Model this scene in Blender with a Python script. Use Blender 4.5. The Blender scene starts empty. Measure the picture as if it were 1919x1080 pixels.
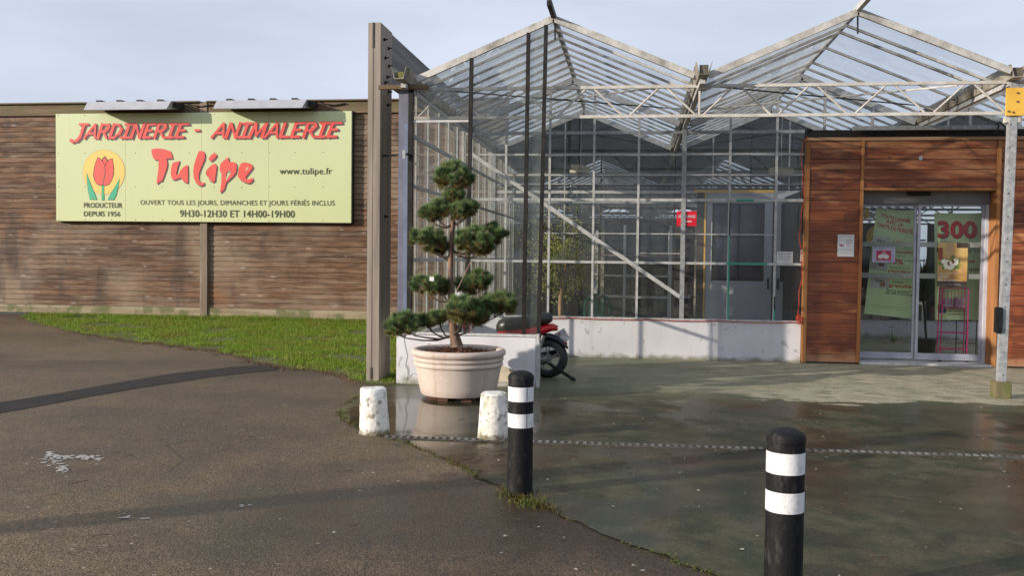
import bpy, bmesh, math, random
from math import sin, cos, pi, radians
from mathutils import Vector, noise as mnoise
random.seed(7)
SC = bpy.context.scene
COL = SC.collection
# ------------------------------------------------------------------ camera
YAW, PIT, ROL, FPX, HC = .1315, .0344, .0113, 1723.06, 1.4535
cam = bpy.data.cameras.new('camera'); co = bpy.data.objects.new('camera', cam); COL.objects.link(co)
cam.sensor_fit = 'HORIZONTAL'; cam.sensor_width = 36; cam.lens = 36 * FPX / 1919
cam.clip_start = .05; cam.clip_end = 2000
def ray(px, py):
    u, v = px - 959.5, py - 540
    c, s = cos(ROL), sin(ROL)
    u, v = c * u + s * v, -s * u + c * v
    x, y2, z2 = u / FPX, 1, -v / FPX
    y = cos(PIT) * y2 + sin(PIT) * z2; z = -sin(PIT) * y2 + cos(PIT) * z2
    return Vector((cos(YAW) * x - sin(YAW) * y, sin(YAW) * x + cos(YAW) * y, z))
fwd = ray(959.5, 540).normalized()
up = (ray(959.5, 440) - ray(959.5, 540)); up = (up - fwd * up.dot(fwd)).normalized()
rt = fwd.cross(up)
from mathutils import Matrix
mw = Matrix((rt, up, -fwd)).transposed().to_4x4(); mw.translation = (0, 0, HC)
co.matrix_world = mw
SC.camera = co
def onY(px, py, Y):
    d = ray(px, py); return Vector((0, 0, HC)) + d * (Y / d.y)
def onZ(px, py, Z=0.):
    d = ray(px, py); return Vector((0, 0, HC)) + d * ((Z - HC) / d.z)
# ------------------------------------------------------------------ light
SUN_EL, SUN_AZ = radians(14.5), math.atan2(-.85, -.53)
sdir = Vector((sin(SUN_AZ) * cos(SUN_EL), cos(SUN_AZ) * cos(SUN_EL), sin(SUN_EL)))
sl = bpy.data.lights.new('sun', 'SUN'); so = bpy.data.objects.new('sun', sl); COL.objects.link(so)
sl.energy = 5.0; sl.angle = radians(.55); sl.color = (1, .905, .79)
so.rotation_euler = sdir.to_track_quat('Z', 'Y').to_euler()
W = bpy.data.worlds.new('World'); SC.world = W; W.use_nodes = True
wn, wl = W.node_tree.nodes, W.node_tree.links
bg = wn['Background']
sky = wn.new('ShaderNodeTexSky'); sky.sky_type = 'NISHITA'; sky.sun_disc = False
sky.sun_elevation = SUN_EL; sky.sun_rotation = SUN_AZ % (2 * pi); sky.dust_density = 2.5; sky.air_density = 1.0; sky.ozone_density = 1.6
tc = wn.new('ShaderNodeTexCoord'); mp = wn.new('ShaderNodeMapping'); mp.inputs['Scale'].default_value = (1, 1, 4)
nz = wn.new('ShaderNodeTexNoise'); nz.inputs['Scale'].default_value = 1.6; nz.inputs['Detail'].default_value = 5
wl.new(tc.outputs['Generated'], mp.inputs[0]); wl.new(mp.outputs[0], nz.inputs['Vector'])
mr = wn.new('ShaderNodeMapRange'); mr.inputs[1].default_value = .3; mr.inputs[2].default_value = .7; mr.inputs[3].default_value = .52; mr.inputs[4].default_value = 1.0
wl.new(nz.outputs[0], mr.inputs[0])
mx = wn.new('ShaderNodeMix'); mx.data_type = 'RGBA'
wl.new(mr.outputs[0], mx.inputs[0]); wl.new(sky.outputs[0], mx.inputs[6]); mx.inputs[7].default_value = (6.7, 7.3, 8.7, 1)
wl.new(mx.outputs[2], bg.inputs[0]); bg.inputs[1].default_value = .105
SC.view_settings.view_transform = 'Standard'; SC.view_settings.look = 'None'; SC.view_settings.exposure = .06; SC.view_settings.gamma = 1
SC.render.engine = 'CYCLES'
SC.cycles.transparent_max_bounces = 40; SC.cycles.max_bounces = 10; SC.cycles.glossy_bounces = 4; SC.cycles.diffuse_bounces = 4
SC.cycles.sample_clamp_indirect = 6; SC.cycles.caustics_reflective = False; SC.cycles.caustics_refractive = False
# ------------------------------------------------------------------ material helpers
class NT:
    def __init__(s, name):
        s.m = bpy.data.materials.new(name); s.m.use_nodes = True
        s.t = s.m.node_tree; s.n = s.t.nodes; s.l = s.t.links; s.b = s.n['Principled BSDF']; s.out = s.n['Material Output']
        s._p = None
    def put(s, sock, v):
        if v is None: return
        if hasattr(v, 'links') or isinstance(v, bpy.types.NodeSocket): s.l.new(v, sock)
        else:
            if isinstance(v, (tuple, list)) and len(v) == 3 and sock.type == 'RGBA': v = (*v, 1)
            sock.default_value = v
    def pos(s):
        if s._p is None: s._p = s.n.new('ShaderNodeNewGeometry').outputs['Position']
        return s._p
    def map(s, scale, loc=(0, 0, 0), v=None, rot=(0, 0, 0)):
        m = s.n.new('ShaderNodeMapping'); m.inputs['Scale'].default_value = scale; m.inputs['Location'].default_value = loc; m.inputs['Rotation'].default_value = rot
        s.l.new(v or s.pos(), m.inputs[0]); return m.outputs[0]
    def noise(s, scale=1, st=(1, 1, 1), detail=5, rough=.55, loc=(0, 0, 0), dist=0, v=None, rot=(0, 0, 0)):
        n = s.n.new('ShaderNodeTexNoise'); n.inputs['Scale'].default_value = scale; n.inputs['Detail'].default_value = detail
        n.inputs['Roughness'].default_value = rough; n.inputs['Distortion'].default_value = dist
        s.l.new(s.map(st, loc, v, rot), n.inputs['Vector']); return n.outputs[0]
    def vor(s, scale, st=(1, 1, 1), out='Distance', feature='F1', loc=(0, 0, 0)):
        n = s.n.new('ShaderNodeTexVoronoi'); n.inputs['Scale'].default_value = scale; n.feature = feature
        s.l.new(s.map(st, loc), n.inputs['Vector']); return n.outputs[out]
    def rng(s, v, a, b, c=0, d=1, smooth=False):
        n = s.n.new('ShaderNodeMapRange'); s.put(n.inputs[0], v)
        for i, q in enumerate((a, b, c, d)): s.put(n.inputs[i + 1], q)
        if smooth: n.interpolation_type = 'SMOOTHSTEP'
        return n.outputs[0]
    def mth(s, op, a, b=0, c=None):
        n = s.n.new('ShaderNodeMath'); n.operation = op; s.put(n.inputs[0], a); s.put(n.inputs[1], b)
        if c is not None: s.put(n.inputs[2], c)
        return n.outputs[0]
    def mix(s, f, a, b, mode='MIX'):
        n = s.n.new('ShaderNodeMix'); n.data_type = 'RGBA'; n.blend_type = mode
        s.put(n.inputs[0], f); s.put(n.inputs[6], a); s.put(n.inputs[7], b); return n.outputs[2]
    def sep(s, v=None):
        n = s.n.new('ShaderNodeSeparateXYZ'); s.l.new(v or s.pos(), n.inputs[0]); return n.outputs
    def comb(s, a, b, c):
        n = s.n.new('ShaderNodeCombineXYZ')
        for i, q in enumerate((a, b, c)): s.put(n.inputs[i], q)
        return n.outputs[0]
    def white(s, v, col=False):
        n = s.n.new('ShaderNodeTexWhiteNoise'); n.noise_dimensions = '3D'; s.l.new(v, n.inputs[0]); return n.outputs[1 if col else 0]
    def bump(s, h, strength=.3, dist=.01, nrm=None):
        n = s.n.new('ShaderNodeBump'); n.inputs['Strength'].default_value = strength; n.inputs['Distance'].default_value = dist
        s.l.new(h, n.inputs['Height'])
        if nrm: s.l.new(nrm, n.inputs['Normal'])
        return n.outputs[0]
    def set(s, col=None, rough=None, metal=None, nrm=None, spec=None):
        if col is not None: s.put(s.b.inputs['Base Color'], col)
        if rough is not None: s.put(s.b.inputs['Roughness'], rough)
        if metal is not None: s.put(s.b.inputs['Metallic'], metal)
        if nrm is not None: s.put(s.b.inputs['Normal'], nrm)
        if spec is not None: s.put(s.b.inputs['Specular IOR Level'], spec)
        return s.m
MC = {}
def simple(name, c1, c2=None, scale=6, rough=.6, metal=0, bump=0, bs=60, st=(1, 1, 1), spec=.5, lo=.35, hi=.65):
    if name in MC: return MC[name]
    t = NT(name); c2 = c2 or tuple(x * .75 for x in c1)
    f = t.rng(t.noise(scale, st), lo, hi)
    rr = t.rng(t.noise(scale * 2.3, st, loc=(3, 1, 4)), .3, .7, max(rough - .1, .03), min(rough + .12, 1))
    nr = t.bump(t.noise(bs, st, detail=3), bump, .01) if bump else None
    MC[name] = t.set(t.mix(f, c1, c2), rr, metal, nr, spec); return MC[name]
def m_asphalt():
    t = NT('asphalt')
    big = t.rng(t.noise(.35, detail=4), .35, .68)
    base = t.mix(big, (.18, .125, .072), (.085, .060, .037))
    mid = t.rng(t.noise(3.5, detail=6), .35, .7)
    base = t.mix(t.mth('MULTIPLY', mid, .5), base, (.055, .040, .027))
    # tan dust patch, greenish algae
    base = t.mix(t.mth('MULTIPLY', t.rng(t.noise(.8, loc=(9, 2, 0)), .52, .7), .5), base, (.10, .083, .042))
    x, y, z = t.sep()
    dx = t.mth('SUBTRACT', x, -1.1); dy = t.mth('SUBTRACT', y, 5.0)
    d = t.mth('SQRT', t.mth('ADD', t.mth('MULTIPLY', t.mth('MULTIPLY', dx, dx), .5), t.mth('MULTIPLY', dy, dy)))
    wet = t.rng(t.mth('ADD', d, t.rng(t.noise(1.3, loc=(4, 4, 0), detail=6), .3, .7, -.5, .5)), .45, 1.5, 1, 0, True)
    wet2 = t.rng(t.noise(.45, st=(.6, 1.3, 1), loc=(20, 7, 0), detail=7), .5, .64, 0, .75, True)
    wet = t.mth('MAXIMUM', wet, wet2)
    cell = t.vor(110, out='Color'); sc = t.n.new('ShaderNodeSeparateColor'); t.l.new(cell, sc.inputs[0])
    dist = t.vor(110)
    ag = t.rng(sc.outputs[0], 0, 1, .45, 1.55)
    col = t.mix(1, base, t.comb(ag, ag, t.mth('MULTIPLY', ag, .97)), 'MULTIPLY')
    pale = t.mth('MULTIPLY', t.rng(sc.outputs[1], .915, .93), t.rng(dist, .35, .5, 1, 0))
    col = t.mix(t.mth('MULTIPLY', pale, .8), col, (.34, .27, .19))
    cell2 = t.vor(33, out='Color'); s2 = t.n.new('ShaderNodeSeparateColor'); t.l.new(cell2, s2.inputs[0])
    sp2 = t.mth('MULTIPLY', t.rng(s2.outputs[0], .965, .975), t.rng(t.vor(33), .2, .3, 1, 0))
    col = t.mix(t.mth('MULTIPLY', sp2, .8), col, (.42, .38, .32))
    # thin dark cracks
    cr = t.vor(.55, st=(1, 1.0, 1), feature='DISTANCE_TO_EDGE')
    crm = t.mth('MULTIPLY', t.rng(cr, 0, .006, .7, 0), t.rng(t.noise(1.1, loc=(2, 8, 1)), .5, .6))
    col = t.mix(crm, col, (.015, .013, .01))
    col = t.mix(t.mth('MULTIPLY', wet, .8), col, t.mix(1, col, (.28, .24, .2), 'MULTIPLY'))
    rough = t.mth('SUBTRACT', t.rng(mid, 0, 1, .74, .62), t.mth('MULTIPLY', wet, .32))
    h = t.mth('ADD', t.mth('MULTIPLY', dist, -1), t.mth('MULTIPLY', t.noise(14, detail=4), .5))
    return t.set(col, rough, 0, t.bump(h, .6, .006), .35)
def m_patch():
    t = NT('asphalt_patch')
    c = t.mix(t.rng(t.noise(5), .35, .65), (.036, .031, .028), (.024, .021, .020))
    g = t.rng(t.vor(150, out='Distance'), 0, .6, .8, 1.25)
    return t.set(t.mix(1, c, t.comb(g, g, g), 'MULTIPLY'), .8, 0, t.bump(t.noise(120), .8, .006), .2)
def m_apron():
    t = NT('apron_concrete')
    x, y, z = t.sep()
    n1 = t.noise(.9, detail=7, dist=.4); n2 = t.noise(4, detail=6, loc=(5, 1, 0))
    pud = t.rng(t.noise(.75, detail=7, loc=(2.2, .4, 0), dist=.5), .46, .50, 0, 1, True)
    px = t.mth('ADD', t.mth('POWER', t.mth('ADD', x, 1.7), 2), t.mth('POWER', t.mth('MULTIPLY', t.mth('SUBTRACT', y, 7.9), .8), 2))
    pud2 = t.rng(t.mth('ADD', px, t.rng(n1, .3, .7, -.6, .6)), .7, 1.7, 1, 0, True)
    pud = t.mth('MAXIMUM', t.mth('MULTIPLY', pud, .55), pud2)
    # dry zone towards the door: y above a wavering line
    edge = t.mth('ADD', t.mth('SUBTRACT', y, 9.85), t.rng(n1, .3, .7, -.75, .75))
    edge = t.mth('ADD', edge, t.rng(t.noise(5, st=(.5, 1.4, 1), detail=6, loc=(1, 7, 0)), .3, .7, -.22, .22))
    xin = t.rng(t.mth('ADD', x, t.rng(n1, .3, .7, -1, 1)), -.9, 2.2, 0, 1)
    dry = t.mth('MULTIPLY', t.rng(edge, -.03, .05), xin)
    damp = t.mth('MULTIPLY', t.rng(t.noise(7, st=(.45, 1.2, 1), detail=5, loc=(11, 3, 0)), .53, .6), .6)
    dry = t.mth('MULTIPLY', dry, t.mth('SUBTRACT', 1, damp))
    green = t.mix(t.rng(n1, .35, .65), (.095, .090, .052), (.076, .064, .038))
    green = t.mix(t.rng(t.noise(1.7, detail=8, loc=(14, 2, 5), dist=.8), .52, .60, 0, .55), green, (.032, .026, .017))
    green = t.mix(t.mth('MULTIPLY', t.rng(n2, .4, .6), .7), green, (.030, .040, .022))
    rust = t.mth('MULTIPLY', t.rng(t.noise(.55, loc=(31, 5, 0)), .55, .7), .6)
    green = t.mix(rust, green, (.09, .05, .026))
    tiny = t.rng(t.noise(85, detail=4), .3, .7, .6, 1.4)
    dr = t.mix(t.rng(n2, .35, .65), (.42, .37, .26), (.30, .28, .19))
    backg = t.mix(t.rng(n1, .4, .6), (.20, .21, .125), (.15, .17, .10))
    farm = t.rng(y, 9.2, 10.6, 0, 1)
    green = t.mix(t.mth('MULTIPLY', farm, .8), green, backg)
    green = t.mix(t.mth('MULTIPLY', pud, .35), green, (.025, .022, .014))
    col = t.mix(dry, green, dr)
    col = t.mix(1, col, t.comb(tiny, tiny, tiny), 'MULTIPLY')
    cell = t.vor(9, out='Color'); s2 = t.n.new('ShaderNodeSeparateColor'); t.l.new(cell, s2.inputs[0])
    sp = t.mth('MULTIPLY', t.rng(s2.outputs[0], .9, .92), t.rng(t.vor(9), .1, .17, 1, 0))
    col = t.mix(t.mth('MULTIPLY', sp, .35), col, (.2, .19, .15))
    # joint running out from the door
    jl = t.mth('ABSOLUTE', t.mth('SUBTRACT', t.mth('ADD', t.mth('MULTIPLY', x, 1.0), t.mth('MULTIPLY', y, .30)), 8.05))
    jm = t.mth('MULTIPLY', t.rng(jl, .008, .016, .75, 0), t.rng(y, 10.6, 10.7))
    col = t.mix(jm, col, (.03, .028, .02))
    wetr = t.rng(pud, 0, 1, .5, .07)
    rough = t.mix(dry, t.comb(wetr, 0, 0), (.75, 0, 0))
    rx = t.sep(rough)[0]
    fr = t.rng(farm, 0, 1, 0, .18)
    h = t.mth('MULTIPLY', t.noise(60, detail=4), t.rng(pud, 0, 1, 1, .06))
    hh = t.mth('ADD', h, t.mth('MULTIPLY', t.noise(3, detail=3), .8))
    return t.set(col, t.mth('ADD', rx, fr), 0, t.bump(hh, .22, .008), t.rng(pud, 0, 1, .14, .5))
def m_fence():
    t = NT('fence_wood')
    x, y, z = t.sep()
    row = t.mth('FLOOR', t.mth('DIVIDE', z, .115)); seg = t.mth('FLOOR', t.mth('DIVIDE', t.mth('ADD', x, t.mth('MULTIPLY', row, 1.37)), 4.7))
    w = t.white(t.comb(row, seg, 3), True); ws = t.n.new('ShaderNodeSeparateColor'); t.l.new(w, ws.inputs[0])
    gv = t.comb(t.mth('ADD', x, t.mth('MULTIPLY', row, 7.3)), y, z)
    grain = t.noise(1, (2.6, 1, 40), detail=9, v=gv, rough=.65); streak = t.noise(1, (1.1, 1, 10), detail=8, v=gv, loc=(3, 0, 2), rough=.65)
    c = t.mix(t.rng(ws.outputs[0], 0, 1, 0, 1), (.19, .092, .044), (.085, .044, .023))
    c = t.mix(t.rng(grain, .42, .6, 0, .75), c, (.04, .023, .016))
    c = t.mix(t.rng(streak, .48, .66, 0, .62), c, (.265, .19, .13))
    # broad weathering
    c = t.mix(t.rng(t.noise(.55, (1, 1, 1.2), detail=5, loc=(0, 0, 6)), .48, .64, 0, .55), c, (.30, .225, .16))
    c = t.mix(t.rng(t.noise(1.6, (1, 1, .35), detail=5, loc=(9, 0, 1)), .56, .66, 0, .6), c, (.04, .03, .025))
    c = t.mix(t.rng(t.noise(.5, (1, 1, 2.2), detail=4, loc=(5.5, 0, 6)), .6, .68, 0, .7), c, (.24, .11, .045))
    kn = t.vor(1, (3.2, .01, 8.7)); ch = t.vor(1, (3.2, .01, 8.7), 'Color'); cs = t.n.new('ShaderNodeSeparateColor'); t.l.new(ch, cs.inputs[0])
    pick = t.rng(cs.outputs[1], .45, .5)
    c = t.mix(t.mth('MULTIPLY', t.mth('MULTIPLY', t.rng(kn, .1, .36, 1, 0), pick), .7), c, (.46, .40, .35))
    c = t.mix(t.mth('MULTIPLY', t.rng(kn, .08, .14, .95, 0), pick), c, (.012, .008, .006))
    nv = t.mth('FRACT', t.mth('DIVIDE', t.mth('ADD', x, t.mth('MULTIPLY', seg, .3)), .62)); c = t.mix(t.mth('MULTIPLY', t.rng(nv, .985, .99, 0, .7), t.rng(t.mth('ABSOLUTE', t.mth('SUBTRACT', t.mth('FRACT', t.mth('DIVIDE', z, .115)), .5)), .06, .1, 1, 0)), c, (.02, .012, .01))
    seam = t.mth('FRACT', t.mth('DIVIDE', z, .115))
    return t.set(c, t.rng(grain, .3, .7, .6, .85), 0, t.bump(grain, .5, .006), .3)
def m_oldwood(name, c1, c2, dark, moss=0, ax='z', green=(.09, .11, .03)):
    t = NT(name)
    st = {'z': (14, 14, .9), 'x': (.9, 14, 14), 'y': (14, .9, 14)}[ax]
    g = t.noise(1, st, detail=8); g2 = t.noise(1, tuple(q * .3 for q in st), detail=5, loc=(3, 3, 3))
    c = t.mix(t.rng(g, .35, .65), c1, c2)
    c = t.mix(t.rng(g2, .55, .72, 0, .6), c, dark)
    fine = t.noise(1, tuple(q * 5 if q > 5 else q * 2 for q in st), detail=3)
    c = t.mix(t.rng(fine, .56, .7, 0, .5), c, dark)
    if moss:
        c = t.mix(t.mth('MULTIPLY', t.rng(t.noise(3.5, detail=6, loc=(1, 2, 7)), .47, .6), moss), c, green)
    return t.set(c, .75, 0, t.bump(g, .4, .008), .3)
def m_redwood():
    t = NT('varnished_cladding')
    x, y, z = t.sep()
    row = t.mth('FLOOR', t.mth('DIVIDE', z, .1425)); sg = t.mth('FLOOR', t.mth('DIVIDE', t.mth('ADD', x, 0.12), .7475))
    w = t.white(t.comb(row, sg, 1), True); ws = t.n.new('ShaderNodeSeparateColor'); t.l.new(w, ws.inputs[0])
    gv = t.comb(t.mth('ADD', x, t.mth('MULTIPLY', row, 5.3)), y, z)
    grain = t.noise(1, (2.2, 1, 60), detail=8, v=gv, dist=.3); fl = t.noise(1, (.9, 1, 9), detail=5, v=gv, dist=1.5)
    c = t.mix(ws.outputs[0], (.29, .075, .026), (.15, .042, .016))
    c = t.mix(t.rng(grain, .42, .62, 0, .5), c, (.07, .018, .009))
    c = t.mix(t.rng(fl, .5, .68, 0, .5), c, (.38, .125, .045))
    worn = t.rng(t.mth('ADD', t.noise(1, (1.3, 1, 8), detail=6, loc=(2, 0, 3), v=gv), t.rng(z, 2.2, 3.1, -.02, .15)), .55, .68, 0, .8)
    c = t.mix(worn, c, (.48, .21, .095))
    dk = t.rng(t.noise(1.9, (1, 1, 1.2), detail=5, loc=(7, 0, 1)), .58, .68, 0, .75)
    c = t.mix(dk, c, (.08, .02, .011))
    kn = t.vor(1, (3.0, .01, 7.01), loc=(.3, 0, 0)); ch = t.vor(1, (3.0, .01, 7.01), 'Color', loc=(.3, 0, 0)); cs = t.n.new('ShaderNodeSeparateColor'); t.l.new(ch, cs.inputs[0])
    c = t.mix(t.mth('MULTIPLY', t.rng(kn, .07, .13, .9, 0), t.rng(cs.outputs[0], .6, .65)), c, (.03, .008, .004))
    sm = t.mth('FRACT', t.mth('DIVIDE', z, .1425)); c = t.mix(t.rng(sm, .0, .05, .8, 0), c, (.03, .01, .006)); c = t.mix(t.rng(sm, .93, .97, 0, .35), c, (.5, .24, .12))
    # splash line at the foot
    c = t.mix(t.rng(t.mth('ADD', z, t.rng(t.noise(5), .3, .7, -.1, .1)), .06, .2, .6, 0), c, (.42, .24, .13))
    return t.set(c, t.rng(grain, .3, .7, .38, .55), 0, t.bump(grain, .35, .004), .4)
def m_glass(name, tint=(.9, .94, .92), dirt=.12, dcol=(.5, .52, .5), st=(3, 3, .6), refl=1.0, dlo=.35, dhi=.7, wob=.0):
    t = NT(name); t.n.remove(t.b)
    tr = t.n.new('ShaderNodeBsdfTransparent'); t.put(tr.inputs[0], tint)
    gl = t.n.new('ShaderNodeBsdfGlossy'); gl.inputs['Roughness'].default_value = .015; t.put(gl.inputs[0], (1, 1, 1))
    if wob: t.l.new(t.bump(t.noise(1.5, detail=2), wob, .02), gl.inputs['Normal'])
    fr = t.n.new('ShaderNodeFresnel'); fr.inputs[0].default_value = 1.5
    m1 = t.n.new('ShaderNodeMixShader'); t.l.new(t.mth('MULTIPLY', fr.outputs[0], refl), m1.inputs[0]); t.l.new(tr.outputs[0], m1.inputs[1]); t.l.new(gl.outputs[0], m1.inputs[2])
    df = t.n.new('ShaderNodeBsdfDiffuse'); t.put(df.inputs[0], dcol); tl = t.n.new('ShaderNodeBsdfTranslucent'); t.put(tl.inputs[0], dcol)
    dm = t.n.new('ShaderNodeMixShader'); dm.inputs[0].default_value = .5; t.l.new(df.outputs[0], dm.inputs[1]); t.l.new(tl.outputs[0], dm.inputs[2])
    n = t.mth('ADD', t.mth('MULTIPLY', t.noise(1, st, detail=7), .6), t.mth('MULTIPLY', t.noise(9, detail=5), .4))
    f = t.rng(n, dlo, dhi, dirt * .25, dirt)
    m2 = t.n.new('ShaderNodeMixShader'); t.l.new(f, m2.inputs[0]); t.l.new(m1.outputs[0], m2.inputs[1]); t.l.new(dm.outputs[0], m2.inputs[2])
    t.l.new(m2.outputs[0], t.out.inputs[0]); return t.m
def m_wall():
    t = NT('white_render')
    c = t.mix(t.rng(t.noise(1.2, detail=6), .35, .7), (.72, .71, .74), (.61, .60, .63))
    x, y, z = t.sep()
    c = t.mix(t.rng(t.noise(1, (9, 9, .8), detail=5), .55, .7, 0, .28), c, (.5, .47, .43))
    foot = t.rng(t.mth('ADD', z, t.rng(t.noise(6, detail=5), .3, .7, -.05, .05)), .01, .09, .85, 0)
    c = t.mix(foot, c, (.2, .19, .12))
    sc = t.mth('MULTIPLY', t.rng(t.noise(7, (1, 1, .5), detail=2, dist=2, loc=(3, 0, 4)), .66, .69), .5)
    c = t.mix(sc, c, (.25, .24, .23))
    return t.set(c, .75, 0, t.bump(t.noise(30, detail=5), .25, .006), .3)
def m_stone():
    t = NT('flaking_white_stone')
    c = t.mix(t.rng(t.noise(7, detail=7), .4, .62), (.86, .84, .79), (.72, .69, .61))
    c = t.mix(t.rng(t.noise(16, detail=7, loc=(2, 1, 1)), .55, .62, 0, .8), c, (.27, .22, .15))
    c = t.mix(t.rng(t.noise(9, (1, 1, .4), detail=6, loc=(8, 1, 1)), .56, .66, 0, .6), c, (.2, .21, .09))
    z = t.sep()[2]
    c = t.mix(t.rng(t.mth('ADD', z, t.rng(t.noise(14), .3, .7, -.03, .03)), .01, .06, .9, 0), c, (.13, .11, .05))
    return t.set(c, .85, 0, t.bump(t.noise(28, detail=8), .9, .012), .25)
def m_terra():
    t = NT('whitewashed_terracotta')
    c = t.mix(t.rng(t.noise(2.5, (1, 1, .5), detail=7), .35, .65), (.66, .56, .49), (.52, .43, .37))
    c = t.mix(t.rng(t.noise(1, (12, 12, 1.2), detail=6), .55, .7, 0, .5), c, (.33, .22, .15))
    c = t.mix(t.rng(t.noise(20, detail=6, loc=(5, 5, 1)), .6, .7, 0, .5), c, (.7, .64, .58))
    z = t.sep()[2]
    c = t.mix(t.rng(t.mth('ADD', z, t.rng(t.noise(9), .3, .7, -.02, .02)), .0, .04, .8, 0), c, (.25, .09, .04))
    return t.set(c, .7, 0, t.bump(t.noise(40, detail=5), .3, .004), .3)
def m_veg(name, ca, cb, cc, rough=.5, transl=.25, scale=9):
    t = NT(name)
    n = t.n.new('ShaderNodeNewGeometry')
    r = n.outputs['Random Per Island']
    c = t.mix(r, ca, cb); c = t.mix(t.rng(t.noise(scale, detail=3), .45, .65, 0, .8), c, cc)
    t.set(c, rough, 0, None, .3)
    tl = t.n.new('ShaderNodeBsdfTranslucent'); t.l.new(c, tl.inputs[0])
    m = t.n.new('ShaderNodeMixShader'); m.inputs[0].default_value = transl
    t.l.new(t.b.outputs[0], m.inputs[1]); t.l.new(tl.outputs[0], m.inputs[2]); t.l.new(m.outputs[0], t.out.inputs[0])
    return t.m
def m_sign():
    t = NT('pale_green_sign')
    c = t.mix(t.rng(t.noise(.6, (1, 1, .3), detail=3), .35, .65), (.56, .60, .32), (.52, .57, .30))
    x, y, z = t.sep()
    c = t.mix(t.rng(z, 2.2, 4.5, 0, .3), c, (.55, .62, .42))
    cell = t.vor(1, (2.2, .01, 3.1)); 
    c = t.mix(t.rng(t.noise(1, (10, 1, .8), detail=5), .6, .75, 0, .25), c, (.42, .44, .25))
    return t.set(c, .42, 0, None, .5)
A_ = m_asphalt(); PATCH = m_patch(); APR = m_apron(); FEN = m_fence(); RED = m_redwood()
GREYWOOD = m_oldwood('grey_timber', (.33, .285, .235), (.23, .195, .165), (.11, .09, .075))
RAILWOOD = m_oldwood('mossy_rail_timber', (.36, .3, .2), (.25, .19, .12), (.12, .09, .05), .75, 'x')
TOPWOOD = m_oldwood('brown_rail_timber', (.2, .14, .085), (.13, .09, .055), (.05, .035, .025), .35, 'x')
BEAMWOOD = m_oldwood('beam_timber', (.22, .20, .195), (.15, .135, .14), (.1, .08, .075), 0, 'y')
ORWOOD = m_oldwood('orange_batten', (.46, .21, .08), (.33, .14, .05), (.15, .06, .025))
GL = m_glass('clear_glass', (.95, .97, .96), .17, (.42, .45, .46), refl=1)
GLSIDE = m_glass('dirty_side_glass', (.88, .88, .84), .2, (.2, .19, .15), st=(1.2, 1.2, 1.2), dlo=.35, dhi=.62)
GLFRONT = m_glass('front_glass', (.95, .97, .96), .10, (.45, .47, .46), refl=.8)
GLHAZY = m_glass('hazy_narrow_glass', (.88, .91, .9), .34, (.36, .40, .38), dlo=.35, dhi=.62)
GLROOF = m_glass('streaky_roof_glass', (.92, .95, .97), .36, (.78, .82, .86), st=(.7, 4, .7), refl=.6, dlo=.42, dhi=.7)
GLDOOR = m_glass('door_glass', (.93, .96, .94), .04, (.4, .42, .4), refl=.6)
GLDARK = m_glass('dark_partition_glass', (.78, .82, .82), .2, (.2, .22, .24), refl=.7)
WALL = m_wall(); STONE = m_stone(); TERRA = m_terra(); SIGN = m_sign()
ALU = simple('weathered_aluminium', (.58, .58, .575), (.38, .375, .365), 14, .5, .05, .2, 40, lo=.35, hi=.7)
GALV = simple('galvanised_steel', (.42, .43, .44), (.26, .27, .28), 22, .5, .2, .15, 60)
CREAM = simple('cream_painted_steel', (.62, .60, .56), (.45, .42, .37), 9, .5, .05, .1, 40)
DARKM = simple('dark_mullion', (.01, .01, .01), (.025, .022, .02), 8, .55, 0, spec=.25)
BLUEG = simple('blue_grey_sheet', (.165, .17, .22), (.12, .125, .17), 4, .5, .1)
BARS = simple('mossy_glazing_bar', (.56, .545, .51), (.25, .235, .20), 5, .6, .15, .3, 30, lo=.42, hi=.68)
GUT = simple('grimy_gutter', (.42, .39, .33), (.17, .15, .11), 5, .65, .2, .4, 25)
BLKB = simple('scuffed_bollard_plastic', (.009, .009, .010), (.05, .048, .045), 38, .6, 0, .35, 110, st=(1, 1, .35), spec=.2, lo=.55, hi=.78)
BLK = simple('black_plastic', (.008, .008, .009), (.018, .017, .017), 25, .55, 0, .25, 90, spec=.25)
BLKR = simple('black_rubber', (.014, .014, .014), (.022, .022, .022), 12, .6, 0, .2, 90)
WHB = simple('white_reflective_band', (.76, .76, .77), (.50, .49, .47), 26, .45, 0, .2, 90, lo=.5, hi=.8)
DARK = simple('dark_interior', (.03, .026, .024), (.055, .042, .034), 2.5, .8)
SHADE = simple('shade_cloth', (.10, .11, .12), (.07, .076, .082), 3, .9)
WHITE = simple('white_paint', (.72, .72, .72), (.64, .64, .65), 5, .4)
DOORW = simple('white_door_panel', (.60, .61, .66), (.5, .51, .56), 3, .4)
DALU = simple('door_aluminium', (.42, .43, .5), (.35, .36, .43), 8, .38, .4)
YEL = simple('yellow_paint', (.78, .47, .07), (.7, .4, .05), 6, .45)
REDP = simple('red_sign_paint', (.75, .012, .035), (.68, .01, .03), 6, .35)
REDB = simple('red_bodywork', (.5, .006, .012), (.42, .005, .01), 6, .18)
TEAL = simple('teal_tape', (.03, .36, .23), (.04, .3, .2), 8, .5)
SHADOWL = simple('plum_lettering', (.13, .06, .07), (.11, .05, .06), 5, .5)
CORAL = simple('coral_lettering', (.74, .085, .07), (.66, .075, .06), 2, .45)
INK = simple('olive_ink', (.04, .045, .012), (.05, .055, .02), 5, .5)
EMBY = simple('emblem_yellow', (.78, .54, .13), (.75, .52, .13), 3, .5)
EMBG = simple('emblem_green', (.03, .40, .21), (.03, .36, .19), 3, .5)
BANN = simple('banner_green', (.64, .80, .45), (.56, .72, .39), 2, .5)
BRED = simple('banner_red', (.62, .02, .02), (.5, .015, .015), 4, .5)
BINK = simple('banner_ink', (.03, .05, .03), None, 4, .5)
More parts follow.
